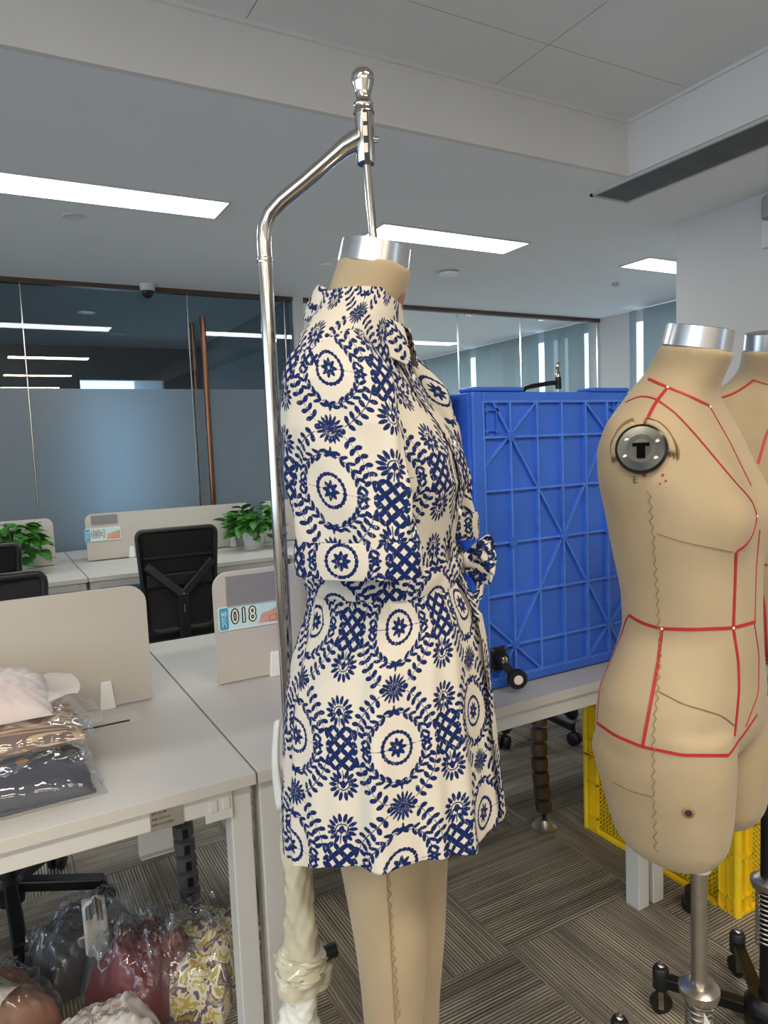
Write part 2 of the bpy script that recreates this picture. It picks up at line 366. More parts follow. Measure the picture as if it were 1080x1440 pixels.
# glass wall
struct('wall_post', B(2.40,2.49,5.76,5.86,0,2.7), M_['wall'])
struct('wall_divider', B(2.40,2.49,5.86,13,0,2.7), M_['greige'])
struct('trim_4', B(-5,2.40,5.77,5.83,2.665,2.70), M_['rail'])
struct('trim_5', B(2.49,6.0,5.77,5.83,2.665,2.70), M_['rail'])
g = MB(); L = MB()
for i, (a, b) in enumerate(((-2.4,-.85),(-.85,.325),(.325,1.505),(1.515,2.325),(2.335,2.40))):
    w = struct('window_%d' % (i+1), B(a+.004,b-.004,5.794,5.806,.01,2.665), M_['glassd'])
    if i < 4: B(a+.006,b-.006,5.785,5.788,.02,1.922).build('frosted_film', M_['film'], w)
    B(b-.003,b+.003,5.79,5.81,.02,2.665).build('edge_gasket', M_['alu'], w)
for i, (a, b) in enumerate(((2.49,3.30),(3.30,4.12),(4.12,4.90),(4.90,5.98))):
    w = struct('window_%d' % (i+6), B(a+.003,b-.003,5.794,5.806,.01,2.665), M_['glass'])
    B(b-.0025,b+.0025,5.79,5.81,.02,2.665).build('edge_gasket', M_['alu'], w)
    B((a+b)/2-.3,(a+b)/2-.22,5.785,5.815,2.648,2.668).build('glass_clamp', M_['alu'], w)
h = thing('door_pull', 'tall copper pull handle on the frosted glass door', 'door handle', (1.60,5.74,.95))
MB().tube([(0,-.03,0),(0,-.03,1.53)], .022, 16).build('pull_bar', M_['copper'], h, smooth=40)
MB().tube([(-.055,.085,0),(-.055,.085,1.50)], .022, 16).build('pull_bar', M_['copper'], h, smooth=40)
mb = MB()
for z in (.25,1.25): MB().tube([(0,-.03,z),(0,.04,z)], .010, 10).build('standoff', M_['copper'], h, smooth=40)

# left room behind tinted glass: window in the back wall
struct('wall_meeting', MB().box(-5,1.05,9.0,9.1,0,2.7).box(2.0,2.4,9.0,9.1,0,2.7).box(1.05,2.0,9.0,9.1,0,.3).box(1.05,2.0,9.0,9.1,2.32,2.7), M_['dark'])
# ------------------------------------------------------------------ lights
def led(x0, x1, y0, y1, z, label, power, col=(1,.96,.9), grp='LED panels in the ceiling', vis=True):
    t = thing('ceiling_light', label, 'ceiling light', ((x0+x1)/2, (y0+y1)/2, z), 0, grp)
    w = (x1-x0)/2; d = (y1-y0)/2
    B(-w,w,-d,d,-.006,-.001).build('diffuser', M_['led'], t)
    f = MB()
    for a in ((-w-.012,w+.012,-d-.012,-d),(-w-.012,w+.012,d,d+.012),(-w-.012,-w,-d,d),(w,w+.012,-d,d)): f.box(*a,-.008,-.001)
    f.build('frame', M_['white'], t)
    ld = bpy.data.lights.new('panel_light', 'AREA'); ld.shape = 'RECTANGLE'; ld.size = x1-x0; ld.size_y = y1-y0; ld.energy = power; ld.color = col
    lo = bpy.data.objects.new('panel_light', ld); C.objects.link(lo); lo.parent = t; lo.location = (0,0,-.012)
warm = (1,.86,.68); neu = (.93,.97,1)
led(.10,1.22,3.72,3.99,2.7,'large glowing LED panel at upper left of the lower ceiling',14,neu)
led(2.15,3.24,3.73,3.995,2.7,'glowing LED panel behind the dressed form',14,neu)
led(4.35,5.46,3.70,3.97,2.7,'glowing LED panel cut off by the white column',14,neu)
led(-2.0,-.9,3.72,3.99,2.7,'LED panel further left over the desks',14,neu)
for x, wx_ in ((-3.2,'left'),(-1.1,'middle'),(1.0,'right')):
    for y, wy_ in ((-.5,'nearest'),(-3.0,'second'),(-5.4,'farthest')):
        led(x-.56,x+.56,y-.14,y+.14,2.96,'LED panel in the raised tray ceiling, %s column, %s row'%(wx_,wy_),40,warm,'LED panels in the raised tray')
led(2.9,4.0,7.6,7.87,2.7,'long LED panel behind the clear glass',120,neu)
led(2.9,4.0,10.4,10.7,2.7,'far LED panel behind the clear glass',120,neu)
led(-.9,.2,7.5,7.7,2.7,'LED panel in the dark meeting room',12,neu)  # added panel, lifts the dark room and the frosted film from behind
# ceiling fixtures
def disc(name, x, y, z, r, label, cat, m, hh=.012):
    o = MB().lathe([(r*.55,-hh),(r,-hh*.7),(r,0)], (0,0,0), 24).build(name, m, None, smooth=40); o.location = (x,y,z); return tag(o, label, cat)
disc('downlight', .52,4.24,2.7,.05,'small round unlit downlight under the left LED panel','downlight',M_['white'])
disc('downlight', 2.23,4.70,2.7,.04,'small round white downlight left of the dressed form neck','downlight',M_['clip'])
disc('sprinkler', 4.77,4.41,2.7,.03,'tiny round ceiling sensor near the white column','sensor',M_['steel'],.03)
for x, y, w_ in ((.9,6.9,'nearest and right of the others'),(1.35,8.0,'farthest right, toward the window'),(-.2,7.8,'farthest left')): 
    o = MB().lathe([(.05,-.01),(.075,-.01),(.078,0)], (0,0,0), 24).build('ring_downlight', M_['white'], None, smooth=40); o.location = (x,y,2.7); tag(o,'ring downlight in the dark meeting room ceiling, '+w_,'downlight','ring downlights in the meeting room')
sd = thing('smoke_detector', 'round white smoke detector on the ceiling behind the LED panel', 'smoke detector', (3.18,4.57,2.7))
MB().lathe([(.045,-.035),(.07,-.03),(.078,-.012),(.06,-.010),(.06,0)], (0,0,0), 24).build('housing', M_['clip'], sd, smooth=40)
MB().lathe([(.05,-.012),(.068,-.011),(.068,-.006),(.05,-.005)], (0,0,0), 24).build('vent_ring', M_['black'], sd)
vt = thing('air_vent', 'long linear grey air grille beside the ceiling tray corner', 'air vent', (3.08,1.2,2.7))
f = MB(); 
for a in ((-.14,.14,1.67,1.69),(-.14,.14,-1.5,-1.48),(-.14,-.125,-1.5,1.69),(.125,.14,-1.5,1.69)): f.box(*a,-.012,0)
f.build('frame', M_['wall'], vt); B(-.125,.125,-1.48,1.67,-.002,0).build('backing', M_['black'], vt)
sm = MB().box(-.003,.003,-1.48,1.67,-.011,-.002,Matrix.Rotation(0,4,'Y')); s0 = None
for i in range(13):
    if s0 is None: s0 = sm.build('slat', mat('grille_grey', (132,132,132), .5, .3), vt); o = s0
    else: o = s0.copy(); C.objects.link(o)
    o.location = (-.115+.019*i,0,0)
cd = thing('dome_camera', 'small dark dome security camera at the top of the tinted glass', 'camera', (1.19,5.70,2.7))
MB().lathe([(.05,-.05),(.055,-.045),(.055,0)], (0,0,0), 20).build('mount', M_['white'], cd, smooth=40)
MB().lathe([(.005,-.105),(.03,-.095),(.042,-.07),(.045,-.05)], (0,0,0), 20).build('dome', M_['black'], cd, smooth=60)
wf = thing('wall_fixture', 'grey round-cornered fixture high on the white column', 'fixture', (3.85,2.46,2.5))
MB().lathe([(.03,-.05),(.045,-.04),(.045,.06),(.035,.075)], (-.046,-.03,.09), 20).build('drum', M_['greige'], wf, smooth=40)
B(-.04,0,-.06,.03,-.1,.045).build('bracket', M_['white'], wf, bev=.004)

# ------------------------------------------------------------------ desks
def rrect(x0, x1, z0, z1, r, n=6, lower=True):
    p = []
    for cx, cz, a0 in ((x1-r,z1-r,0),(x0+r,z1-r,90)):
        for k in range(n+1):
            a = math.radians(a0+90*k/n); p.append((cx+r*math.cos(a), cz+r*math.sin(a)))
    return p+[(x0,z0),(x1,z0)]
def desk(x0, x1, y0, y1, label, legs=True, front=-1, rear_legs=True, spine=None, grp=None):
    t = thing('desk', label, 'desk', (x0, y0, 0), 0, grp); w = x1-x0; d = y1-y0; g = .0015
    B(g,w-g,0,d,.715,.74).build('desk_top', M_['desk'], t, bev=.0012)
    ff = 0 if front < 0 else d-.03
    ap = MB().box(.05,w-.05,ff+.012,ff+.04,.672,.715); ap.build('front_beam', M_['white'], t, bev=.0015)
    fr = (.02,.07) if front < 0 else (d-.07,d-.02)
    for xa in ((.008,.053),(w-.053,w-.008)):
        MB().box(xa[0],xa[1],fr[0],fr[1],0,.713).build('leg', M_['white'], t, bev=.003)
        MB().box(xa[0],xa[1],.07 if front < 0 else 0,d if front < 0 else d-.07,.672,.713).build('side_beam', M_['white'], t, bev=.002)
    if rear_legs:
        rr = (d-.05,d-.004) if front < 0 else (.004,.05)
        B(.008,.05,*rr,0,.672).build('leg', M_['white'], t, bev=.003)
    return t
d1 = desk(-.757,.443,1.385,1.983,'white desk at lower left carrying the stack of bagged clothes',rear_legs=False)
d2 = desk(.445,1.643,1.385,1.983,'white desk behind the dressed form carrying the blue crates',rear_legs=False)
d3 = desk(1.645,2.845,1.385,1.983,'white desk behind the two bare dress forms, above the yellow crates',rear_legs=False)
desk(-.757,.443,1.985,2.583,'white desk at back left behind the blank privacy screen',front=1,rear_legs=False)
desk(.445,1.643,1.985,2.583,'white desk on the far side of the 018 screen',front=1,rear_legs=False)
desk(1.645,2.845,1.985,2.583,'white desk behind the blue crates at right',front=1,rear_legs=False)
desk(-.742,.458,4.245,4.90,'far white desk at left with the cut-off potted plant',rear_legs=False)
desk(.46,1.66,4.245,4.90,'far white desk behind the mesh chair with a potted plant at its end',rear_legs=False)
desk(1.662,2.86,4.245,4.90,'far white desk right of the second potted plant',rear_legs=False)
desk(-.742,.458,4.965,5.6,'rear far desk at left behind the screens',front=1,rear_legs=False)
desk(.46,1.66,4.965,5.6,'rear far desk behind the 004 screen',front=1,rear_legs=False)
def add_part(t, mb, name, m, **k): return mb.build(name, m, t, world=True, **k)
# joint plate with interlock edge on the near desk, cable tray, grommet, tag
add_part(d1, MB().box(.335,.392,1.3955,1.3975,.655,.675).box(.345,.36,1.394,1.397,.676,.700).box(.372,.386,1.394,1.397,.676,.700), 'joint_plate', M_['white'], bev=.001)
add_part(d1, MB().box(.285,.375,1.945,1.965,.325,.40).box(.285,.375,1.93,1.98,.320,.325), 'cable_tray', M_['white'], bev=.002)
add_part(d1, MB().box(.10,.30,1.83,1.91,.7402,.7425), 'grommet', M_['white'], bev=.0008)
add_part(d1, MB().box(.13,.27,1.838,1.85,.7426,.7432), 'cable_slot', M_['black'])
tg = add_part(d1, MB().box(.228,.292,1.3945,1.3965,.672,.714), 'asset_tag', M_['alu'])
for i, (s_, w_) in enumerate((('品名 办公桌', .0055),('规格 1200×600',.0055),('编号 0018 行政部',.0055))):
    text(s_, 'print', M_['ink'], tg, w_, (.231-WL(d1).x, 1.3944-WL(d1).y, .705-.0115*i), (1,0,0), (0,0,1), .0001, .0001, center=False)
def screen(x0, x1, y, z0, z1, label, clips, grp='privacy screens'):
    t = thing('privacy_screen', label, 'desk screen', ((x0+x1)/2, y, z0)); w = (x1-x0)/2
    MB().prism(rrect(-w,w,.006,z1-z0,.045), (0,.009,0), (1,0,0), (0,0,1), .018).build('panel', M_['screen'], t, smooth=30)
    for c in clips:
        c -= (x0+x1)/2
        MB().prism([(-.019,0),(.022,0),(.014,.075),(-.012,.075)], (c,-.0095,0), (1,0,0), (0,0,1), .012).build('clip', M_['clip'], t, bev=.003)
    return t
s1 = screen(-.75,.353,1.983,.74,1.058,'blank beige screen at left on the near desk',(.235,-.5))
s2 = screen(.538,1.55,1.983,.74,1.063,'beige screen with number 018 on the near desk',(.705,1.4))
screen(1.74,2.75,1.983,.74,1.06,'beige screen behind the blue crates',(1.9,2.6))
screen(-.66,.352,4.93,.74,1.04,'beige screen behind the left potted plant',(.19,-.5))
s4 = screen(.54,1.64,4.93,.74,1.045,'beige screen with number 004 behind the mesh chair',(.81,1.5))
screen(1.735,2.75,4.93,.74,1.045,'beige screen right of the second potted plant',(2.1,2.6))
def pocket(t, x0, x1, z0, z1, y):
    add_part(t, MB().box(x0,x1,y-.006,y-.003,z0,z1), 'pocket', M_['pocket'])
pocket(s2, .572,.76,.962,1.052,1.974); pocket(s4,.575,.735,.975,1.035,4.921)
def plate(x0, x1, z0, z1, y, num, label):
    t = thing('number_plate', label, 'sign', (x0, y, z0)); w = x1-x0; h = z1-z0
    rr = lambda a,b,c,d,r: [(a+r,c),(b-r,c),(b,c+r),(b,d-r),(b-r,d),(a+r,d),(a,d-r),(a,c+r)]
    MB().prism(rr(0,w,0,h,.005),(0,0,0),(1,0,0),(0,0,1),.002).build('board', M_['clip'], t)
    MB().prism(rr(.003,.029*w/.2,.003,h-.003,.003),(0,-.002,0),(1,0,0),(0,0,1),.0005).build('blue_strip', M_['blueplate'], t)
    MB().prism([(.03*w/.2,.003),(w-.003,.003),(w-.003,h-.003),(.03*w/.2,h-.003)],(0,-.002,0),(1,0,0),(0,0,1),.0004).build('sky_field', M_['skyplate'], t)
    q = w/.2
    MB().prism([(.118*q,.008),(w-.004,.006),(w-.004,.052*h/.068),(.170*q,.046*h/.068),(.150*q,.04*h/.068),(.128*q,.036*h/.068)],(0,-.0024,0),(1,0,0),(0,0,1),.0003).build('rooftop_print', M_['brickp'], t)
    MB().box(.150*q,.194*q,-.0031,-.0028,.010,.012).box(.150*q,.152*q,-.0031,-.0028,.010,.026).box(.172*q,.174*q,-.0031,-.0028,.010,.03).box(.150*q,.194*q,-.0031,-.0028,.026,.028).build('roof_lines', M_['orange'], t)
    for i, ch in enumerate(num):
        cx = (.048+.026*i)*q
        a = text(ch, 'digit_outline', M_['outline'], t, .057*h/.068, (cx,-.003,h*.53), (1,0,0), (0,0,1), 0, .0002, sx=.72)
        a.data.transform(Matrix.Identity(4))
        for dx, dz in ((.0013,0),(-.0013,0),(0,.0013),(0,-.0013),(.001,.001),(-.001,-.001),(.001,-.001),(-.001,.001)):
            b = a.data.copy(); b.transform(Matrix.Translation((dx,0,dz)))
            bm = bmesh.new(); bm.from_mesh(a.data); bm.from_mesh(b); bm.to_mesh(a.data); bm.free()
        f_ = text(ch, 'digit', M_['cream'], t, .057*h/.068, (cx,-.0034,h*.53), (1,0,0), (0,0,1), 0, .0003, sx=.72)
    text('宝山C', 'strip_lettering', M_['cream'], t, .017*h/.068, (.0155*q,-.0028,h*.5), (0,0,-1), (1,0,0), 0, .0002)
    t.rotation_euler[0] = 0
    return t
plate(.545,.745,.897,.966,1.9715,'018','number plate reading 018 on the near screen')
plate(.532,.752,.868,.952,4.9185,'004','number plate reading 004 on the far screen')

# ------------------------------------------------------------------ mesh office chair
def make_chair(label, loc, rz):
    t = thing('office_chair', label, 'chair', loc, rz, None)
    # faces +y ; back at y=-.22
    def rr(w0, w1, z0, z1, y):
        pts = []
        for (cx, cz, a0, r, s) in ((w1-.03,z1-.03,0,.03,1),(-w1+.03,z1-.03,90,.03,1),(-w0+.08,z0+.05,180,.06,1),(w0-.08,z0+.05,270,.06,1)):
            for k in range(5):
                a = math.radians(a0+22.5*k); pts.append((cx+r*math.cos(a), y(cz), cz+r*math.sin(a)))
        return pts
    yb = lambda z: -.25-.05*((z-.75)/.3)**2-.03*(z-.5)
    P = rr(.215,.225,.5,1.02,yb)
    MB().tube(P, .015, 8, closed=True).build('back_frame', M_['black'], t, smooth=50)
    g = MB(); nx, nz = 14, 12; vs = []
    for i in range(nz+1):
        z = .515+(1.01-.515)*i/nz
        for j in range(nx+1):
            u = -1+2*j/nx; vs.append((u*(.212-.03*max(0,(.6-z)/.1)**1), yb(z)-.02*(1-u*u), z))
    g.add(vs, [(i*(nx+1)+j, i*(nx+1)+j+1, (i+1)*(nx+1)+j+1, (i+1)*(nx+1)+j) for i in range(nz) for j in range(nx)])
    g.build('back_mesh', M_['mesh'], t, smooth=60)
    B(-.2,.2,-.31,-.295,.88,.895).build('cross_bar', M_['black'], t)
    B(-.19,.19,-.315,-.30,.73,.80).build('lumbar_pad', M_['black'], t, bev=.008)
    y = MB()
    y.bar((0,-.345,.42),(0,-.36,.70),.06,.03,(0,1,0)); y.bar((0,-.36,.69),(-.19,-.325,.85),.045,.025,(0,1,0)); y.bar((0,-.36,.69),(.19,-.325,.85),.045,.025,(0,1,0))
    y.bar((0,-.345,.44),(0,-.1,.41),.07,.03)
    ysp = y.build('back_support', M_['black'], t, bev=.006)
    MB().lathe([(.006,0),(.005,.004)],(0,-.377,.70),12,Matrix.Rotation(PI/2,4,'X')).build('badge', M_['alu'], ysp)
    B(-.002,.002,-.372,-.370,.60,.69).build('badge_line', M_['alu'], ysp)
    B(-.03,.03,-.368,-.364,.43,.465).build('paper_tag', M_['paper'], ysp)
    st = MB(); st.prism([(-.24,-.2),(.24,-.2),(.25,0),(.23,.24),(.15,.28),(-.15,.28),(-.23,.24),(-.25,0)], (0,0,.43), (1,0,0), (0,1,0), .06)
    st.build('seat', M_['fabricb'], t, bev=.02)
    for s in (-1,1):
        a = MB(); a.tube([(s*.2,0,.42),(s*.29,0,.42),(s*.30,0,.5),(s*.30,0,.66)], .014, 8)
        ar = a.build('armrest_post', M_['black'], t, smooth=40)
        B(s*.30-.04,s*.30+.04,-.13,.13,.66,.69).build('armrest_pad', M_['black'], ar, bev=.012)
    MB().tube([(0,0,.10),(0,0,.42)], .025, 14).build('gas_column', M_['black'], t, smooth=40)
    MB().lathe([(.045,.07),(.05,.13),(.03,.15)],(0,0,0),16).build('hub', M_['black'], t, smooth=40)
    for k in range(5):
        a = 2*PI*k/5+.3; c, s = math.cos(a), math.sin(a)
        b = MB(); b.bar((.03*c,.03*s,.12),(.30*c,.30*s,.085),.045,.035)
        leg = b.build('base_arm', M_['black'], t, bev=.006)
        w = MB(); 
        for q in (-1,1):
            o_ = Vector((.305*c-q*.017*s,.305*s+q*.017*c,.031)); R_ = Matrix.Rotation(a,4,'Z')@Matrix.Rotation(PI/2,4,'X')
            w.lathe([(.026,-.011),(.031,-.007),(.031,.007),(.026,.011)], o_, 18, R_)
        w.tube([(.30*c,.30*s,.05),(.30*c,.30*s,.085)], .01, 8)
        w.build('caster', M_['black'], leg, smooth=40)
    return t
ch = make_chair('black mesh task chair between the two desk rows, back to camera', (.85,4.0,0), -.03); ch.scale = (.88,.95,1)
for lab, loc, rz in (('black mesh chair cut off at the left edge by the plant',(-.10,3.95,0),.05),
                     ('black chair behind the blank screen with its base under the near desk',(-.03,2.38,0),PI+.066),
                     ('black chair half hidden behind the blue crates, casters under the desk',(2.22,2.66,0),PI+.2)):
    c = copy_tree(ch, None, lab); c.location = loc; c.rotation_euler[2] = rz

# ------------------------------------------------------------------ potted plants
leafm = MB(); lp = []
nl = 8
for i in range(nl+1):
    t = i/nl; w = .5*math.sin(PI*min(1,t**.62))*(1-.25*t); z = -.35*t*t
    lp += [(-w, t, z-.10*w), (0, t, z+.06*w-.02), (w, t, z-.10*w)]
leafm.add(lp, [(3*i+a, 3*i+a+1, 3*i+a+4, 3*i+a+3) for i in range(nl) for a in (0,1)])
def plant(loc, label, seed, n=150):
    rnd = random.Random(seed); t = thing('potted_pothos', label, 'plant', loc)
    pt = MB().lathe([(.055,0),(.058,.005),(.075,.085),(.082,.11),(.082,.122),(.074,.122),(.066,.06),(.05,.02)], (0,0,0), 28).build('pot', M_['pot'], t, smooth=40)
    MB().lathe([(.001,.108),(.073,.11)],(0,0,0),24,cap=False).build('soil', M_['soil'], t)
    MB().lathe([(.066,0),(.072,.008),(.07,.01),(.05,.004)],(0,0,-.0005),28).build('saucer', M_['pot'], pt)
    st = MB(); l0 = None; leaves = []
    for k in range(n):
        a = rnd.uniform(0,2*PI); up = rnd.random()**.8; R = .165*math.sqrt(1-up*up*.8)*rnd.uniform(.5,1.05)+.02
        z = .15+.16*up*rnd.uniform(.6,1.05)-.08*(1-up)*rnd.random()
        p = Vector((R*math.cos(a), R*math.sin(a), z))
        if k % 3 == 0: st.tube([(.03*math.cos(a),.03*math.sin(a),.10),(p*.55+Vector((0,0,.09))),p], .0016, 5)
        if l0 is None: l0 = leafm.build('leaf', M_['leaf'], t, smooth=60); o = l0
        else: o = l0.copy(); C.objects.link(o)
        s = rnd.uniform(.070,.108); o.scale = (s*.8,s,s)
        o.location = p; o.rotation_euler = (rnd.uniform(-.7,.35)+.3*up, rnd.uniform(-.5,.5), a-PI/2+rnd.uniform(-.6,.6))
    st.build('stems', M_['leaf'], t, smooth=60)
    return t
plant((1.585,4.72,.74), 'leafy green pothos in a white pot right of the mesh chair', 3)
plant((.115,4.70,.74), 'leafy green pothos in a white pot at the left edge', 11)

# ------------------------------------------------------------------ blue crates
bx0, bx1, bz0, bz1, by = 1.096, 1.662, .742, 1.532, 1.50
t = thing('blue_crate', 'big blue plastic crate stood on its side, ribbed base with caster facing out', 'crate', ((bx0+bx1)/2, by, bz0))
w = (bx1-bx0)/2; H = bz1-bz0; D = .42
sh = MB(); th = .012
sh.box(-w,w,0,.008,0,H)
sh.box(-w,-w+th,.008,D,0,H); sh.box(w-th,w,.008,D,0,H); sh.box(-w+th,w-th,.008,D,0,th); sh.box(-w+th,w-th,.008,D,H-th,H)
sh.build('shell', M_['blue'], t, bev=.008)
rim = MB()
for a in ((-w-.012,w+.012,H-.004,H+.012),(-w-.012,w+.012,-.0005,.008)): rim.box(a[0],a[1],D-.06,D,a[2],a[3])
rim.box(-w-.014,-w,D-.06,D,0,H); rim.box(w,w+.014,D-.06,D,0,H); rim.build('rim', M_['blue'], t, bev=.004)
e = MB(); fw = .034
e.box(-w,-w+fw,-.012,0,.002,H); e.box(-w+fw,w,-.010,0,H-.028,H); e.box(-w+fw,w,-.010,0,.002,.030); e.box(w-.014,w,-.012,0,.03,H-.028)
e.box(-w,-w+.17,-.014,.05,H,H+.012); e.box(w-.15,w,-.014,.05,H,H+.012)
e.build('edge_frame', M_['blue'], t, bev=.006)
x0, x1 = -w+fw, w-.010
cols = [x0+(x1-x0)*v for v in (0,.168,.345,.515,.685,.845,1)]
zt, zb = H-.026, .028
rows = [zt-(zt-zb)*v for v in (0,.125,.315,.505,.695,.885,1)]
def rib(p, q, hh=.012, ww=.006):
    r = MB().bar((p[0],-hh/2,p[1]),(q[0],-hh/2,q[1]),ww,hh,(0,1,0)); r.build('rib', M_['rib'], t)
for c_ in cols: rib((c_,zb),(c_,zt))
for r_ in rows: rib((x0,r_),(x1,r_),.011)
A = lambda c_, r_: (cols[c_], rows[r_])
dx = cols[1]-cols[0]; 
for s in (0,1):
    cc = lambda i: cols[6-i] if s else cols[i]
    sg = -1 if s else 1
    for f in (0,1):
        rw = lambda i: rows[6-i] if f else rows[i]
        rib((cols[3],rows[3]),(cc(1)-sg*dx*.62,rw(0)),.010,.005)
        rib((cc(2),rw(0)),(cc(0),rw(1)+(rw(2)-rw(1))*.55),.010,.005)
for c_, r_ in ((1,1),(5,1),(1,3),(5,3),(1,5),(5,5),(3,3)):
    MB().lathe([(.007,0),(.013,0),(.013,.014),(.007,.014)], (cols[c_],0,rows[r_]), 18, Matrix.Rotation(PI/2,4,'X')).build('boss', M_['blue'], t, smooth=40)
for sx_, xx in ((1,x0+.012),(-1,x1-.05)):
    mb = MB()
    for a in (0,.034):
        mb.bar((xx+a,-.004,zt),(xx+a,-.004,zt-.085),.003,.008,(0,1,0)); mb.lathe([(.003,0),(.006,0),(.006,.01)],(xx+a,0,zt-.022),12,Matrix.Rotation(PI/2,4,'X')); mb.lathe([(.003,0),(.006,0),(.006,.01)],(xx+a,0,zt-.075),12,Matrix.Rotation(PI/2,4,'X'))
    for b in (.022,.075): mb.bar((xx-.012,-.004,zt-b),(xx+.045,-.004,zt-b),.003,.008,(0,1,0))
    mb.build('caster_mount', M_['blue'], t)
# caster on the lower left corner
cs = MB().box(x0+.0,x0+.052,-.016,-.012,.052,.118).build('caster', M_['black'], t, bev=.002)
MB().tube([(x0+.030,-.016,.085),(x0+.030,-.032,.083)], .019, 18).build('swivel', M_['black'], cs, smooth=40)
MB().lathe([(.004,0),(.011,0),(.011,.004),(.006,.007)],(x0+.030,-.032,.084),16,Matrix.Rotation(PI/2,4,'X')).build('bolt', M_['chrome'], cs, smooth=40)
MB().bar((x0+.030,-.028,.078),(x0+.050,-.046,.042),.024,.008,(0,-.7,.4)).build('fork', M_['black'], cs, bev=.002)
Rw = Matrix.Rotation(-.35,4,'Z')@Matrix.Rotation(PI/2,4,'X'); wc = (x0+.052,-.058,.036)
MB().lathe([(.016,-.010),(.025,-.009),(.027,-.004),(.027,.004),(.025,.009),(.016,.010)], wc, 24, Rw).build('wheel', M_['black'], cs, smooth=40)
MB().lathe([(.004,-.0125),(.0125,-.0112),(.0125,.0112),(.004,.0125)], wc, 24, Rw).build('wheel_hub', M_['cream'], cs, smooth=30)
mb = MB()
for a, b in ((.005,.058),(.047,.058),(.005,.112),(.047,.112)): mb.lathe([(.0045,0),(.004,.003)],(x0+a,-.016,b),10,Matrix.Rotation(PI/2,4,'X'))
mb.build('screws', M_['chrome'], cs, smooth=30)
# upright crates to the left
def upright(x0, x1, y0, y1, z0, z1, label):
    t = thing('blue_crate', label, 'crate', ((x0+x1)/2,(y0+y1)/2,z0)); w = (x1-x0)/2-.012; d = (y1-y0)/2-.012; h = z1-z0
    s = MB(); q = .006
    s.box(-w,w,-d,d,0,q); s.box(-w,-w+q,-d,d,q,h); s.box(w-q,w,-d,d,q,h); s.box(-w+q,w-q,-d,-d+q,q,h); s.box(-w+q,w-q,d-q,d,q,h)
    s.build('shell', M_['blue'], t, bev=.004)
    r = MB(); a = .012
    for zz in (h-.006, h-.075):
        r.box(-w-a,w+a,-d-a,-d,zz,zz+.006); r.box(-w-a,w+a,d,d+a,zz,zz+.006); r.box(-w-a,-w,-d,d,zz,zz+.006); r.box(w,w+a,-d,d,zz,zz+.006)
    r.build('rim', M_['blue'], t, bev=.0015)
    for i in range(8):
        x = -w+.01+(2*w-.02)*i/7; B(x-.002,x+.002,-d-a+.001,-d,h-.069,h-.006).build('rib', M_['blue'], t)
    for i in range(6):
        y = -d+.01+(2*d-.02)*i/5; B(w,w+a-.001,y-.002,y+.002,h-.069,h-.006).build('rib', M_['blue'], t)
    for zz in (h*.28,h*.58): B(-w,w,-d-.004,-d,zz,zz+.005).build('ridge', M_['blue'], t)
    return t
upright(.80,1.078,1.53,1.955,.741,1.135,'blue crate, lower of the two stacked behind the dressed form')
upright(.80,1.078,1.53,1.955,1.137,1.528,'blue crate, topmost of the two stacked behind the dressed form')
o = B(-.07,.07,-.03,.03,-.02,.008).build('orange_box', mat('orange_card', (232,120,84), .6), None, bev=.003); o.location = (.985,1.60,1.530)
tag(o, 'orange box edge showing over the rim of the stacked blue crate', 'box')

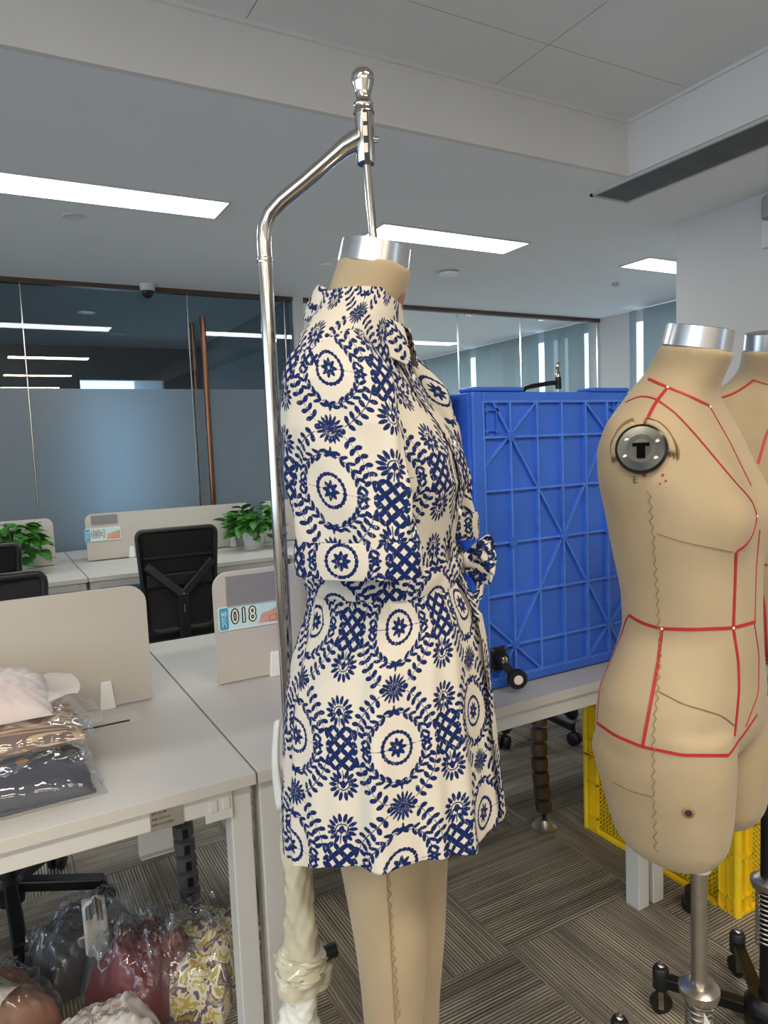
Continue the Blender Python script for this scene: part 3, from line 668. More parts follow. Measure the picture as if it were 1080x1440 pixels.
# ------------------------------------------------------------------ yellow mesh crates
def ycrate(x0, x1, y0, y1, z0, z1, label):
    t = thing('yellow_crate', label, 'crate', ((x0+x1)/2,(y0+y1)/2,z0)); w = (x1-x0)/2; d = (y1-y0)/2; h = z1-z0
    B(-w+.004,w-.004,-d+.004,d-.004,0,.006).build('base', M_['yellow'], t)
    for sx in (-1,1):
        for sy in (-1,1): MB().lathe([(.0125,0),(.0125,h-.004)],(sx*(w+.0005),sy*(d+.0005),0),14).build('corner_post', M_['yellow'], t, smooth=40)
    for nm, ln, o_, ax_ in (('lattice_wall',2*d,Vector((-w,-d,0)),Vector((0,1,0))),('lattice_wall',2*d,Vector((w-.004,-d,0)),Vector((0,1,0))),('lattice_wall',2*w,Vector((-w,-d,0)),Vector((1,0,0))),('lattice_wall',2*w,Vector((-w,d-.004,0)),Vector((1,0,0)))):
        g = MB(); pit = .0145; a0 = .055; nrm = Vector((1,0,0)) if ax_.y else Vector((0,1,0))
        def bx(u0,u1,z0_,z1_,dp=.004):
            p = o_+ax_*u0; q = o_+ax_*u1+nrm*dp
            g.box(min(p.x,q.x),max(p.x,q.x),min(p.y,q.y),max(p.y,q.y),z0_,z1_)
        k = int((ln-2*a0)/pit)
        for i in range(k+1): u = a0+(ln-2*a0)*i/k; bx(u-.0025,u+.0025,.02,h-.03)
        kz = int((h-.05)/pit)
        for i in range(kz+1): z = .02+(h-.05)*i/kz; bx(a0,ln-a0,z-.0025,z+.0025)
        bx(0,a0,0,h); bx(ln-a0,ln,0,h); bx(a0,ln-a0,0,.02); bx(a0,ln-a0,h-.03,h)
        b = g.build(nm, M_['yellow'], t)
        f = MB()
        for z in (h-.012,h*.62,h*.18,.0): 
            p = o_-nrm*(.010 if (o_.x<0 and nrm.x) or (o_.y<0 and nrm.y) else -.004); q = p+ax_*ln+nrm*.010; f.box(min(p.x,q.x),max(p.x,q.x),min(p.y,q.y),max(p.y,q.y),z,z+.008) if z in (h-.012,.0) else [f.box(min(p.x,(p+ax_*s_+nrm*.010).x)+(ax_.x*e_),max(p.x,(p+ax_*s_+nrm*.010).x)+(ax_.x*e_),min(p.y,(p+ax_*s_+nrm*.010).y)+(ax_.y*e_),max(p.y,(p+ax_*s_+nrm*.010).y)+(ax_.y*e_),z,z+.006) for s_, e_ in ((a0,0),(a0,ln-a0))]
        for u in (.022,a0-.003,ln-a0,ln-.025):
            p = o_-nrm*(.010 if (o_.x<0 and nrm.x) or (o_.y<0 and nrm.y) else -.004)+ax_*u; q = p+ax_*.003+nrm*.010
            f.box(min(p.x,q.x),max(p.x,q.x),min(p.y,q.y),max(p.y,q.y),0,h-.004)
        f.build('flange', M_['yellow'], b)
    return t
ycrate(1.81,2.23,1.24,1.83,.0,.28,'yellow mesh crate on the carpet, lowest of the stack')
ycrate(1.81,2.23,1.24,1.83,.283,.563,'yellow mesh crate, topmost of the stack under the desk edge')

# ------------------------------------------------------------------ cable spines under the desks
def spine(label, pts, r, mm, n, ribc):
    t = thing('cable_spine', label, 'cable guide', (pts[-1][0],pts[-1][1],0)); P = [Vector(p) for p in pts]
    def at(u):
        u *= len(P)-1; i = min(int(u), len(P)-2); return P[i].lerp(P[i+1], u-i)
    for k in range(n):
        a, b = at(k/n+.004), at((k+1)/n-.012)
        s_ = add_part(t, MB().tube([a,a.lerp(b,.06),a.lerp(b,.94),b],[r*.9,r,r,r*.9],20), 'segment', mm, smooth=40)
        if ribc: add_part(t, MB().box(a.x-.008,a.x+.008,a.y-r-.003,a.y-r+.006,(a.z+b.z)/2-.015,(a.z+b.z)/2+.012), 'slot', M_['black'])
    e = P[-1]
    add_part(t, MB().lathe([(.045,0),(.045,.006),(.034,.014),(.022,.03),(.019,.034)],(e.x,e.y,0.0),28) , 'foot', M_['steel'], smooth=40)
    add_part(t, MB().tube([(e.x,e.y,.02),tuple(e)], .008, 10), 'cable', M_['black'])
    return t
spine('bronze metal cable spine hanging beside the yellow crates', [(1.69,1.93,.69),(1.675,1.925,.45),(1.665,1.92,.25),(1.675,1.91,.06)], .030, mat('bronze_segments', (120,108,92), .3, .9), 11, False)
spine('grey plastic cable spine behind the near desk leg', [(.43,2.06,.69),(.425,2.07,.40),(.44,2.08,.07)], .030, mat('grey_segments', (92,92,92), .45), 13, True)

# ------------------------------------------------------------------ dress forms
# rows: (z, back s, front s, half width w) in the plane seen from the side; s = .946 f - .326 l
def interp(tab, z):
    T = np.array(sorted(tab)); return [np.interp(z, T[:,0], T[:,k]) for k in range(1, T.shape[1])]
def smooth_tab(tab, zs, it=3):
    T = np.array(sorted(tab)); out = [np.interp(zs, T[:,0], T[:,k]) for k in range(1, T.shape[1])]
    kern = np.array([1,2,3,2,1])/9.
    r = []
    for o in out:
        for _ in range(it): o = np.convolve(np.pad(o, 2, 'edge'), kern, 'valid')
        r.append(o)
    return r
CB, SB = .946, .326
def section(L, R, w):
    c = (L+R)/2/CB; d = np.sqrt(np.maximum(((R-L)/2)**2-(w*SB)**2, .0004))/CB; return c, d
def sup(t, e=2.25):
    c, s = np.cos(t), np.sin(t); return np.sign(c)*np.abs(c)**(2/e), np.sign(s)*np.abs(s)**(2/e)
def make_body(name, torso, legs, T, parent, bust=.030, bz=.30, remesh=.006):
    NT = 96; ztop = T-.03; zbot = min(r[0] for r in torso)
    zs = np.linspace(zbot, ztop, 150); L, R, w = smooth_tab(torso, zs, 2)
    c, d = section(L, R, w); th = np.linspace(0, 2*PI, NT, endpoint=False); cc, ss = sup(th)
    f = c[:,None]+d[:,None]*cc; l = w[:,None]*ss; z = np.repeat(zs[:,None], NT, 1)
    for s in (-1,1):
        g = np.exp(-((l-s*.078)**2)/(2*.043**2)-((z-(T-bz))**2)/(2*.052**2))*(np.maximum(0,cc)[None,:]**.7)
        low = np.where(z < T-bz, np.exp(-((z-(T-bz))**2)/(2*.045**2))*.0, 0)
        f = f+bust*g
    z = z-.22*f*np.clip((z-(T-.12))/.09,0,1)
    V = [np.stack([f, l, z], -1).reshape(-1, 3)]; F = [gridF(150, NT)]
    V.append(np.array([[f[0].mean(),0,zbot-.004],[f[-1].mean(),0,ztop]])); 
    mb = MB(); mb.add(V[0].tolist(), F[0].tolist())
    mb.f.append(tuple(range(NT))[::-1]); mb.f.append(tuple(149*NT+k for k in range(NT)))
    for s in (-1,1):
        rows = sorted(legs); zs2 = np.linspace(rows[0][0], rows[-1][0], 60); fL, fR, li, lo = smooth_tab(rows, zs2, 1)
        c2 = (fL+fR)/2; d2 = (fR-fL)/2; lc = (li+lo)/2; lw = (lo-li)/2; 
        ff = c2[:,None]+d2[:,None]*cc; ll = s*(lc[:,None]+lw[:,None]*ss); zz = np.repeat(zs2[:,None], NT, 1)
        Fq = gridF(60, NT); o = len(mb.v); 
        mb.v += np.stack([ff,ll,zz],-1).reshape(-1,3).tolist(); 
        Fq = Fq if s > 0 else Fq[:, ::-1]; mb.f += [tuple(int(i)+o for i in q) for q in Fq]
        a = tuple(o+k for k in range(NT)); b = tuple(o+59*NT+k for k in range(NT))
        mb.f += [a[::-1], b] if s > 0 else [a, b[::-1]]
    o = mb.build(name, M_['linen'], None)
    md = o.modifiers.new('r', 'REMESH'); md.mode = 'VOXEL'; md.voxel_size = remesh; md.use_smooth_shade = True
    ms = o.modifiers.new('s', 'SMOOTH'); ms.iterations = 6; ms.factor = .5
    dg = bpy.context.evaluated_depsgraph_get(); me = bpy.data.meshes.new_from_object(o.evaluated_get(dg)); o.modifiers.clear()
    o.data = me; me.polygons.foreach_set('use_smooth', [True]*len(me.polygons)); o.parent = parent
    return o
def placed(t):  # world matrix of a thing whose local x faces 'front'
    return Matrix.Translation(t.location) @ Matrix.Rotation(t.rotation_euler[2], 4, 'Z')
class Cast:
    def __init__(s, body, t):
        s.M = placed(t); s.I = s.M.inverted(); me = body.data
        s.b = BVHTree.FromPolygons([v.co.copy() for v in me.vertices], [tuple(p.vertices) for p in me.polygons])
    def px(s, x, y):
        o = s.I @ CAM; d = (s.I.to_3x3() @ ray(x, y)).normalized(); h = s.b.ray_cast(o, d)
        return (h[0], h[1]) if h[0] is not None else (None, None)
    def near(s, p): h = s.b.find_nearest(p); return h[0], h[1]
def strip_on(cast, pix, name, m, parent, width=.0042, lift=.0012, step=.006):
    P = []
    for (x0,y0),(x1,y1) in zip(pix[:-1], pix[1:]):
        k = max(2, int(math.hypot(x1-x0,y1-y0)/5))
        for i in range(k): P.append((x0+(x1-x0)*i/k, y0+(y1-y0)*i/k))
    P.append(pix[-1]); Q = [q for q in (cast.px(*p) for p in P) if q[0] is not None]
    if len(Q) < 2: return None
    # smooth & resnap
    pts = [q[0] for q in Q]
    for _ in range(3): pts = [pts[0]]+[(pts[i-1]+pts[i]*2+pts[i+1])/4 for i in range(1,len(pts)-1)]+[pts[-1]]
    Q = [cast.near(p) for p in pts]; vs = []; fs = []
    for i, (p, nn) in enumerate(Q):
        t = (Q[min(i+1,len(Q)-1)][0]-Q[max(i-1,0)][0]).normalized(); sd = nn.cross(t).normalized()*width/2
        vs += [p-sd+nn*.0002, p-sd+nn*lift, p+sd+nn*lift, p+sd+nn*.0002]
    for i in range(len(Q)-1): a = 4*i; fs += [(a,a+4,a+5,a+1),(a+1,a+5,a+6,a+2),(a+2,a+6,a+7,a+3)]
    return MB().add(vs, fs).build(name, m, parent, smooth=50)
def stitches(cast, pix, parent, name='side_seam', m=None, amp=.0028, step=7):
    P = []
    for (x0,y0),(x1,y1) in zip(pix[:-1], pix[1:]):
        k = max(1, int(math.hypot(x1-x0,y1-y0)/step))
        for i in range(k): P.append((x0+(x1-x0)*i/k, y0+(y1-y0)*i/k))
    mb = MB(); prev = None; rnd = random.Random(5)
    for i, p in enumerate(P):
        h, nn = cast.px(p[0]+rnd.uniform(-.8,.8)+(2.6 if i % 2 else -2.0), p[1])
        if h is None: prev = None; continue
        q = h+nn*.0012
        if prev is not None: mb.tube([prev, (prev+q)/2+nn*.0006, q], .0006, 5)
        prev = q
    if mb.v: return mb.build(name, m or M_['thread'], parent, smooth=60)
def cap(parent, f0, z0, r, tilt, T):
    R_ = Matrix.Rotation(tilt, 4, 'Y')
    n = 40; mb = MB(); mb.lathe([(r*1.06,-.034),(r*1.075,-.033),(r*1.03,-.001),(r*.97,0),(r*.3,.001)], (f0,0,z0), n, R_)
    return mb.build('neck_cap', M_['alu'], parent, smooth=40)
def form_yaw(face): return math.atan2(face[1], face[0])

RT = 1.569
tR = [(1.552,-.052,.055,.055),(1.54,-.054,.054,.055),(1.498,-.080,.037,.057),(1.472,-.104,.027,.078),(1.453,-.117,.031,.115),(1.422,-.133,.047,.158),(1.382,-.146,.064,.176),
      (1.332,-.146,.076,.172),(1.271,-.139,.086,.150),(1.208,-.130,.084,.135),(1.146,-.119,.091,.124),(1.082,-.117,.093,.118),(1.030,-.132,.095,.143),
      (.980,-.152,.099,.166),(.930,-.158,.099,.174),(.90,-.155,.090,.172),(.875,-.138,.070,.160)]
lR = [(.94,-.12,.085,.002,.168),(.886,-.140,.088,.004,.172),(.851,-.130,.087,.005,.170),(.787,-.114,.083,.008,.162),(.745,-.102,.076,.014,.152),(.718,-.080,.060,.03,.135),(.704,-.04,.03,.055,.11)]
def stand_pole(t, x, z0, z1, base_r, ang0, arms, collar=None, spring=True, mm=None):
    MB().tube([(x,0,.06),(x,0,z1)], .0135, 20).build('pole', mm or M_['steel'], t, smooth=40)
    if collar:
        MB().lathe([(.018,-.012),(.032,-.012),(.034,-.004),(.034,.004),(.026,.010),(.018,.012)],(x,0,collar),28).build('collar', M_['steel'], t, smooth=40)
        if spring:
            P = [(x+.0215*math.cos(k*.5),.0215*math.sin(k*.5),collar-.014-k*.0009) for k in range(150)]
            MB().tube(P, .0022, 6).build('spring', M_['steel'], t, smooth=60)
    MB().lathe([(.03,.05),(.045,.055),(.045,.11),(.03,.13)],(x,0,0),24).build('base_hub', M_['blackm'], t, smooth=40)
    for k in range(arms):
        a = ang0+2*PI*k/arms; c, s = math.cos(a), math.sin(a)
        b = MB(); b.bar((x+.03*c,.03*s,.085),(x+base_r*c,base_r*s,.085),.026,.026); arm = b.build('base_arm', M_['blackm'], t, bev=.002)
        cs = MB().tube([(x+base_r*c,base_r*s,.062),(x+base_r*c,base_r*s,.066),(x+base_r*c,base_r*s,.112),(x+base_r*c,base_r*s,.118)],[.015,.019,.019,.015],16).build('caster_cap', M_['black'], arm, smooth=40)
        MB().lathe([(.008,0),(.009,.003),(.006,.007),(.006,.011),(.002,.014)],(x+base_r*c,base_r*s,.118),12).build('cap_nut', M_['chrome'], arm, smooth=40)
        w = MB(); 
        Rw = Matrix.Rotation(a+.6,4,'Z')@Matrix.Rotation(PI/2,4,'X'); w.lathe([(.02,-.010),(.026,-.008),(.026,.008),(.02,.010)],(x+base_r*c,base_r*s,.026),20,Rw)
        w.build('wheel', M_['black'], arm, smooth=40)
        MB().bar((x+base_r*c+.014,base_r*s,.062),(x+base_r*c+.02,base_r*s,.022),.012,.003).build('caster_fork', M_['chrome'], arm)
# near bare form -------------------------------------------------
faceR = (.259,-.966)
R1 = thing('dress_form', 'bare linen dress form with round metal shoulder plate, nearer of the two', 'dress form', (1.02,.77,0), form_yaw(faceR))
b1 = make_body('body', tR, lR, RT, R1)
cap(R1, .002,1.572,.0500,.22,RT)
c1 = Cast(b1, R1)
T_ = M_['tape']; tp = lambda pix, w_=.0042: strip_on(c1, pix, 'style_tape', T_, R1, w_)
tp([(912,533),(938,545),(970,558),(998,571)]); tp([(938,546),(922,566),(912,586),(905,600)],.005)
tp([(880,566),(900,557),(920,560),(948,580),(972,605),(1000,638),(1035,680),(1058,705),(1064,726)],.003)
tp([(1064,726),(1060,748),(1050,765),(1036,775)],.0038); tp([(1035,776),(1033,830),(1031,882)],.0052)
tp([(998,572),(1025,620),(1056,683)],.0016); tp([(1068,745),(1063,800),(1061,872)],.0016)
tp([(885,865),(905,877),(930,884),(975,885),(1030,883),(1062,874)],.0050)
tp([(931,885),(926,930),(917,980),(904,1048)],.0050)
tp([(1031,884),(1038,930),(1039,970),(1033,1035)],.0046); tp([(1060,875),(1067,920),(1066,975),(1048,1022)],.0016)
tp([(840,1016),(865,1034),(903,1050),(960,1062),(1024,1062)],.0046); tp([(1024,1062),(1040,1040),(1064,1005)],.0034)
tp([(884,866),(860,910),(845,955),(840,1012)],.0022)
strip_on(c1, [(926,972),(960,990),(1015,1006),(1032,1020)], 'dart_seam', M_['thin'], R1, .0014)
strip_on(c1, [(924,750),(960,762),(1000,770),(1030,776)], 'bust_seam', M_['thread'], R1, .0010)
strip_on(c1, [(862,1099),(885,1112),(916,1120)], 'leg_seam', M_['thread'], R1, .0012)
stitches(c1, [(912,690),(917,740),(922,800),(927,880),(929,900),(925,960),(919,1040),(919,1120),(923,1205)], R1)
h, nn = c1.px(968,1143)
if h is not None:
    q = nn.to_track_quat('Z','Y').to_matrix().to_4x4()
    MB().lathe([(.010,.0002),(.007,.0018),(.004,.0012)],h,9,q).build('torn_hole', M_['thread'], R1); MB().lathe([(.001,.0021),(.0055,.0021)],h,9,q).build('hole_core', M_['seam'], R1)
# shoulder plate
h, nn = c1.px(902,632)
nn = (Vector((0,-1,0))*.0+nn).normalized(); q = nn.to_track_quat('Z','Y').to_matrix().to_4x4()
sp_ = MB().lathe([(.020,.010),(.033,.009),(.037,.006),(.037,-.012),(.030,-.02)], h, 40, q)
sp_ = sp_.build('shoulder_plate', mat('dark_steel_plate', (70,71,68), .25, .9, var=.25, vs=30), R1, smooth=30)
MB().lathe([(.0,.0098),(.021,.0101)],h,32,q,cap=False).build('plate_face', mat('dark_steel_face', (66,67,64), .3, .85, var=.3, vs=40), R1)
def onplate(mb, x0,x1,y0,y1,z0,z1): mb.box(x0,x1,y0,y1,z0,z1, Matrix.Translation(h)@q)
wx = (q.to_3x3().inverted() @ Vector((0,0,1))); ang = math.atan2(wx.y, wx.x); q = q @ Matrix.Rotation(ang-PI/2, 4, 'Z')
mb = MB(); onplate(mb,-.006,.006,-.015,.003,.0098,.0112); onplate(mb,-.012,.012,.003,.008,.0098,.0111); mb.build('slot', mat('dark_void', (8,8,8), .95, var=0, spec=.05), sp_)
for a in (25,75+70,205,325):
    a = math.radians(a); pp = Matrix.Translation(h)@q@Vector((.025*math.cos(a),.025*math.sin(a),.0095))
    MB().lathe([(.0032,0),(.0032,.001),(.0015,.0016)],pp,12,q).build('plate_screw', M_['chrome'], sp_, smooth=30)
# torn fabric edge round the top of the plate
fr = MB(); rnd = random.Random(9); MQ = Matrix.Translation(h)@q
for j in range(3):
    P = []
    for k in range(30):
        a = math.radians(-12+(212)*k/29); 
        if 86 < math.degrees(a) < 98: 
            if len(P) > 2: fr.tube(P, [.0016+.0006*math.sin(i) for i in range(len(P))], 5); 
            P = []; continue
        rr_ = .046+.0055*j+.003*math.sin(3*a+j)+rnd.uniform(-.0007,.0007)
        p = MQ@Vector((rr_*math.cos(a), rr_*1.05*math.sin(a), 0)); hh, n2 = c1.near(p); P.append(hh+n2*(.003-.0005*j))
    if len(P) > 2: fr.tube(P, [.0016+.0006*math.sin(i) for i in range(len(P))], 5)
for k in range(16):
    a = math.radians(rnd.uniform(0,180)); p = c1.near(MQ@Vector((.045*math.cos(a),.045*math.sin(a),0))); q2 = c1.near(MQ@Vector((.057*math.cos(a+.1),.057*math.sin(a+.1),0))); fr.tube([p[0]+p[1]*.003,q2[0]+q2[1]*.002],.0007,4)
fr.build('frayed_edge', mat('frayed_linen', (122,98,62), .9, var=.2, vs=80), R1, smooth=60)
fl = MB()
for a0, a1 in ((-8,82),(102,196)):
    vs = []; K = 16
    for k in range(K+1):
        a = math.radians(a0+(a1-a0)*k/K)
        for rr_, l_ in ((.038,.010),(.047,.0085),(.057,.0012)):
            hh, n2 = c1.near(MQ@Vector((rr_*math.cos(a),rr_*math.sin(a),0))); vs.append(hh+n2*(l_*(.55 if k in (0,K) else 1)))
    fl.add(vs, [(3*i+b,3*i+b+1,3*i+b+4,3*i+b+3) for i in range(K) for b in (0,1)])
o = fl.build('torn_flap', M_['linen'], R1, smooth=70); md = o.modifiers.new('s','SOLIDIFY'); md.thickness = .003
hh, n2 = c1.px(893,675); nn_up = Vector((0,0,1)); ax_ = nn_up.cross(n2).normalized(); ay_ = n2.cross(ax_).normalized()
text('E','size_letter', M_['pencil'], R1, .014, hh, ax_, ay_, .001, .0004)
for (x,y,rr_) in ((906,668,.0035),(932,668,.0022),(936,676,.0018),(928,680,.0014)):
    hh, n2 = c1.px(x,y); MB().lathe([(.0001,.0011),(rr_,.0009)],hh,9,n2.to_track_quat('Z','Y').to_matrix().to_4x4(),cap=False).build('red_mark', T_, R1)
for (x,y) in ((939,545),(998,572),(1064,726),(931,884),(1031,883)):
    hh, n2 = c1.px(x,y)
    if hh: MB().lathe([(.0022,.0010),(.0018,.0018)],hh,12,n2.to_track_quat('Z','Y').to_matrix().to_4x4()).build('pin', M_['cream'], R1)
stand_pole(R1, -.0, .43, .70, .31, math.radians(-72.5)+0.0, 5, .435)
MB().lathe([(.015,.655),(.020,.668),(.019,.71)],(.004,-.002,0),9).build('pole_wrap', M_['offw'], R1, smooth=60)
mb = MB(); mb.add([(.02,-.03,.42),(.045,-.045,.41),(.04,-.03,.36),(.018,-.035,.35),(.03,-.05,.385)],[(0,1,4),(1,2,4),(2,3,4),(3,0,4)]); mb.build('tape_scrap', M_['offw'], R1)
# farther bare form ------------------------------------------------
R2 = thing('dress_form', 'bare linen dress form with orange neck logo, farther one cut off at right', 'dress form', (1.455,.925,0), form_yaw((-.75,-.66)))
dz = .035
b2 = make_body('body', [(z+dz,a,b,w) for z,a,b,w in tR], [(z+dz,)+tuple(r) for z,*r in lR], RT+dz, R2)
cap(R2, .002,1.607,.0500,.22,RT)
c2 = Cast(b2, R2); t2 = lambda pix, w_=.0042: strip_on(c2, pix, 'style_tape', T_, R2, w_)
t2([(1004,562),(1025,557),(1045,546),(1060,534)],.0045); t2([(1060,534),(1070,538),(1082,541)],.002)
t2([(1009,562),(1009,572)],.005); t2([(1090,590),(1078,610),(1066,652)],.0050)
t2([(1066,792),(1090,797)],.004); t2([(1066,812),(1075,850),(1079,930)],.0052); t2([(1074,932),(1095,935)],.004)
hh, n2 = c2.px(1021,521)
if hh is not None:
    qq = n2.to_track_quat('Z','Y').to_matrix().to_4x4(); lg = MB().lathe([(.001,.001),(.019,.001)],hh,28,qq,cap=False).build('neck_logo', M_['orange'], R2)
    rg = MB().tube([hh+qq@Vector((.0205*math.cos(a),.0205*math.sin(a),.001)) for a in np.linspace(0,2*PI,28,endpoint=False)],.0006,5,closed=True).build('logo_ring', M_['orange'], lg)
    mb = MB()
    for oy in (-.003,.003): mb.tube([hh+qq@Vector((-.013+.0026*k,oy+.004*math.sin(k*.9),.0015)) for k in range(11)],.0008,5)
    mb.build('logo_wave', M_['cream'], lg)
stand_pole(R2, .0, .45, .75, .225, math.radians(-28), 5, .40, mm=M_['blackm'])

# dressed form ------------------------------------------------------
yawD = form_yaw((.67,-.742)); D1 = thing('dress_form', 'full-leg linen dress form hung from a chrome stand, wearing the dress', 'dress form', (.53,.943,0), yawD)
tD = [(1.679,-.053,.051,.053),(1.665,-.056,.049,.053),(1.62,-.076,.036,.056),(1.60,-.086,.026,.07),(1.575,-.095,.026,.11),(1.54,-.105,.032,.150),(1.50,-.112,.05,.168),(1.46,-.116,.062,.165),
      (1.388,-.118,.075,.145),(1.30,-.112,.074,.128),(1.19,-.098,.084,.116),(1.13,-.112,.09,.135),(1.06,-.138,.092,.158),(1.0,-.145,.092,.166),(.95,-.14,.085,.163),(.92,-.12,.065,.14)]
lD = [(.98,-.115,.080,.002,.160),(.93,-.108,.080,.002,.158),(.87,-.084,.070,.002,.146),(.80,-.070,.062,.002,.136),(.739,-.062,.058,.002,.130),(.685,-.055,.055,.004,.126),(.637,-.050,.052,.006,.122),(.576,-.046,.048,.010,.118),(.465,-.044,.036,.014,.108),(.36,-.045,.03,.018,.10),(.30,-.045,.02,.022,.095)]
b3 = make_body('body', tD, lD, 1.70, D1, bust=.028)
cap(D1, .0,1.697,.0495,.22,1.7)
c3 = Cast(b3, D1)
stitches(c3, [(545,1218),(548,1280),(553,1340),(558,1400),(560,1440)], D1)
strip_on(c3, [(543,1219),(548,1300),(556,1440)], 'leg_seam', M_['thread'], D1, .0010)
hh, n2 = c3.px(563,424)
if hh is not None:
    qq = n2.to_track_quat('Z','Y').to_matrix().to_4x4(); MB().lathe([(.001,.0008),(.013,.0008)],hh,28,qq,cap=False).build('neck_stamp', M_['stamp'], D1)
# hanging rod, sleeve, knob
MB().tube([(-.005,0,1.695),(-.012,0,1.84)], .0062, 14).build('hanging_rod', M_['chrome'], D1, smooth=40)
ST = thing('hanging_stand', 'chrome tube stand with bent arm and ball knob holding the dressed form', 'stand', (.405,1.077,0), 0)
kx, ky = .53-.405-.012*.67, .943-1.077+.012*.742  # knob axis relative to the pole
uv = Vector((kx,ky,0)).normalized()
P = [Vector((0,0,.03)), Vector((0,0,1.70))]
dirn = Vector((kx,ky,0)); Z = Vector((0,0,1))
arc = [Vector((0,0,1.70)), Vector((.0,0,1.72)), dirn*.02+Z*1.742, dirn*.07+Z*1.764, dirn*.16+Z*1.783]
end = dirn*.95+Z*1.885
P = [Vector((0,0,.03)), Vector((0,0,1.0)), Vector((0,0,1.66))]+arc+[dirn*.4+Z*1.813, dirn*.72+Z*1.846, end]
P = [Vector((0,0,.03))]+[Vector((0,0,1.0))]+[Vector((0,0,1.70))]+[Vector((0,0,1.722)), dirn*.02+Z*1.745, dirn*.08+Z*1.764, dirn*.2+Z*1.780, dirn*.45+Z*1.804, dirn*.70+Z*1.830, dirn*.82+Z*1.842, dirn*.97+Z*1.850]
MB().tube(P, [.0112]*9+[.013,.016], 24).build('bent_tube', M_['chrome'], ST, smooth=60)
MB().lathe([(.0118,-.004),(.0124,0),(.0118,.004)],(0,0,1.695),24).build('weld_ring', M_['chrome'], ST, smooth=50)
kk = Vector((kx,ky,0))
sl = MB(); n = 20; vs = []
for z, r in ((1.812,.0125),(1.814,.0135),(1.882,.0140),(1.883,.013)):
    vs += [kk+Vector((r*math.cos(2*PI*k/n), r*math.sin(2*PI*k/n), z)) for k in range(n)]
sl.add(vs, [(i*n+k, i*n+(k+1)%n, (i+1)*n+(k+1)%n, (i+1)*n+k) for i in range(3) for k in range(n)]+[tuple(range(n))[::-1], tuple(3*n+k for k in range(n))])
slv = sl.build('clamp_sleeve', M_['chrome'], ST, smooth=40)
toc = (Vector((-.53,-.943,0))).normalized(); sd_ = Vector((0,0,1)).cross(toc)
mb = MB(); o_ = kk+toc*.0125+sd_*.002
mb.bar(o_+Z*1.813, o_+Z*1.883, .0075, .004, toc); mb.build('sleeve_slot', M_['blackm'], slv)
mb = MB(); o_ = kk+toc*.0132+sd_*.001; mb.bar(o_+Z*1.846, o_+Z*1.860, .006, .004, toc); mb.bar(o_+Z*1.823, o_+Z*1.836, .006, .004, toc); mb.bar(o_+Z*1.866, o_+Z*1.878, .006, .004, toc); mb.build('index_block', M_['steel'], slv)
MB().tube([kk+sd_*.012+Z*1.846, kk+sd_*.020+Z*1.846], .0045, 12).build('set_screw', M_['chrome'], slv, smooth=40)
MB().lathe([(.0135,0),(.0155,.001),(.0155,.004),(.0138,.006),(.0138,.014),(.0148,.015),(.0115,.019),(.0105,.023),(.0125,.033),(.0155,.042),(.0168,.050),(.0160,.056),(.012,.061),(.003,.064)],kk+Z*1.881,28).build('ball_knob', M_['chrome'], ST, smooth=50)
# wrapped lower part of the pole
def wrap(z0, z1, rad, seed, n=36, rows=60, lean=(0,0)):
    rnd = random.Random(seed); vs = []
    ph = [rnd.uniform(0,6) for _ in range(6)]
    for i in range(rows):
        u = i/(rows-1); z = z0+(z1-z0)*u; r = rad(u)
        for k in range(n):
            a = 2*PI*k/n; rr_ = r*(1+.10*math.sin(2*a+ph[0]+9*u)+.06*math.sin(3*a-14*u+ph[1])+.05*math.sin(5*a+31*u+ph[2])+.035*math.sin(9*a-47*u+ph[3])+.03*math.sin(4*a+70*u+ph[4]))
            vs.append((rr_*math.cos(a)+lean[0]*(1-u), rr_*math.sin(a)+lean[1]*(1-u), z))
    m = MB(); m.add(vs, [(i*n+k, i*n+(k+1)%n, (i+1)*n+(k+1)%n, (i+1)*n+k) for i in range(rows-1) for k in range(n)]); m.f += [tuple(range(n))[::-1], tuple((rows-1)*n+k for k in range(n))]
    return m
wrap(.50,.84,lambda u: .022+.010*(1-u)**1.5+(.012 if u < .1 else 0), 3).build('taped_wrap', M_['ptape'], ST, smooth=60)
wrap(.505,.56,lambda u: .036+.006*math.sin(u*3), 8, rows=20).build('tape_knot', M_['ptape'], ST, smooth=60)
fm = MB(); vs = []
for i in range(12):
    u = i/11; z = .82+.15*u
    for j in range(5): v = j/4; vs.append((-.016-.010*math.sin(PI*u*.9)*(1-.3*v)-.008*v*(1-u), -.014+.02*v, z-.01*v))
fm.add(vs, [(i*5+j, i*5+j+1, (i+1)*5+j+1, (i+1)*5+j) for i in range(11) for j in range(4)])
o = fm.build('foam_strip', M_['foam'], ST, smooth=60); md = o.modifiers.new('s','SOLIDIFY'); md.thickness = .006
wrap(.33,.50,lambda u: .040-.010*u+.004*math.sin(6*u), 5, lean=(-.035,.0)).build('foam_sheath', M_['foam'], ST, smooth=60)
MB().lathe([(.03,.05),(.045,.055),(.045,.11),(.02,.13)],(0,0,0),24).build('base_hub', M_['blackm'], ST, smooth=40)
for k in range(5):
    a = 2*PI*k/5+.4; c_, s_ = math.cos(a), math.sin(a)
    am_ = MB().bar((.02*c_,.02*s_,.08),(.26*c_,.26*s_,.08),.03,.03).build('base_arm', M_['blackm'], ST, bev=.002)
    w_ = MB().lathe([(.02,-.01),(.028,-.008),(.028,.008),(.02,.01)],(.26*c_,.26*s_,.028),20,Matrix.Rotation(a,4,'Z')@Matrix.Rotation(PI/2,4,'X')); w_.tube([(.26*c_,.26*s_,.03),(.26*c_,.26*s_,.1)],.012,10); w_.build('caster', M_['black'], am_, smooth=40)
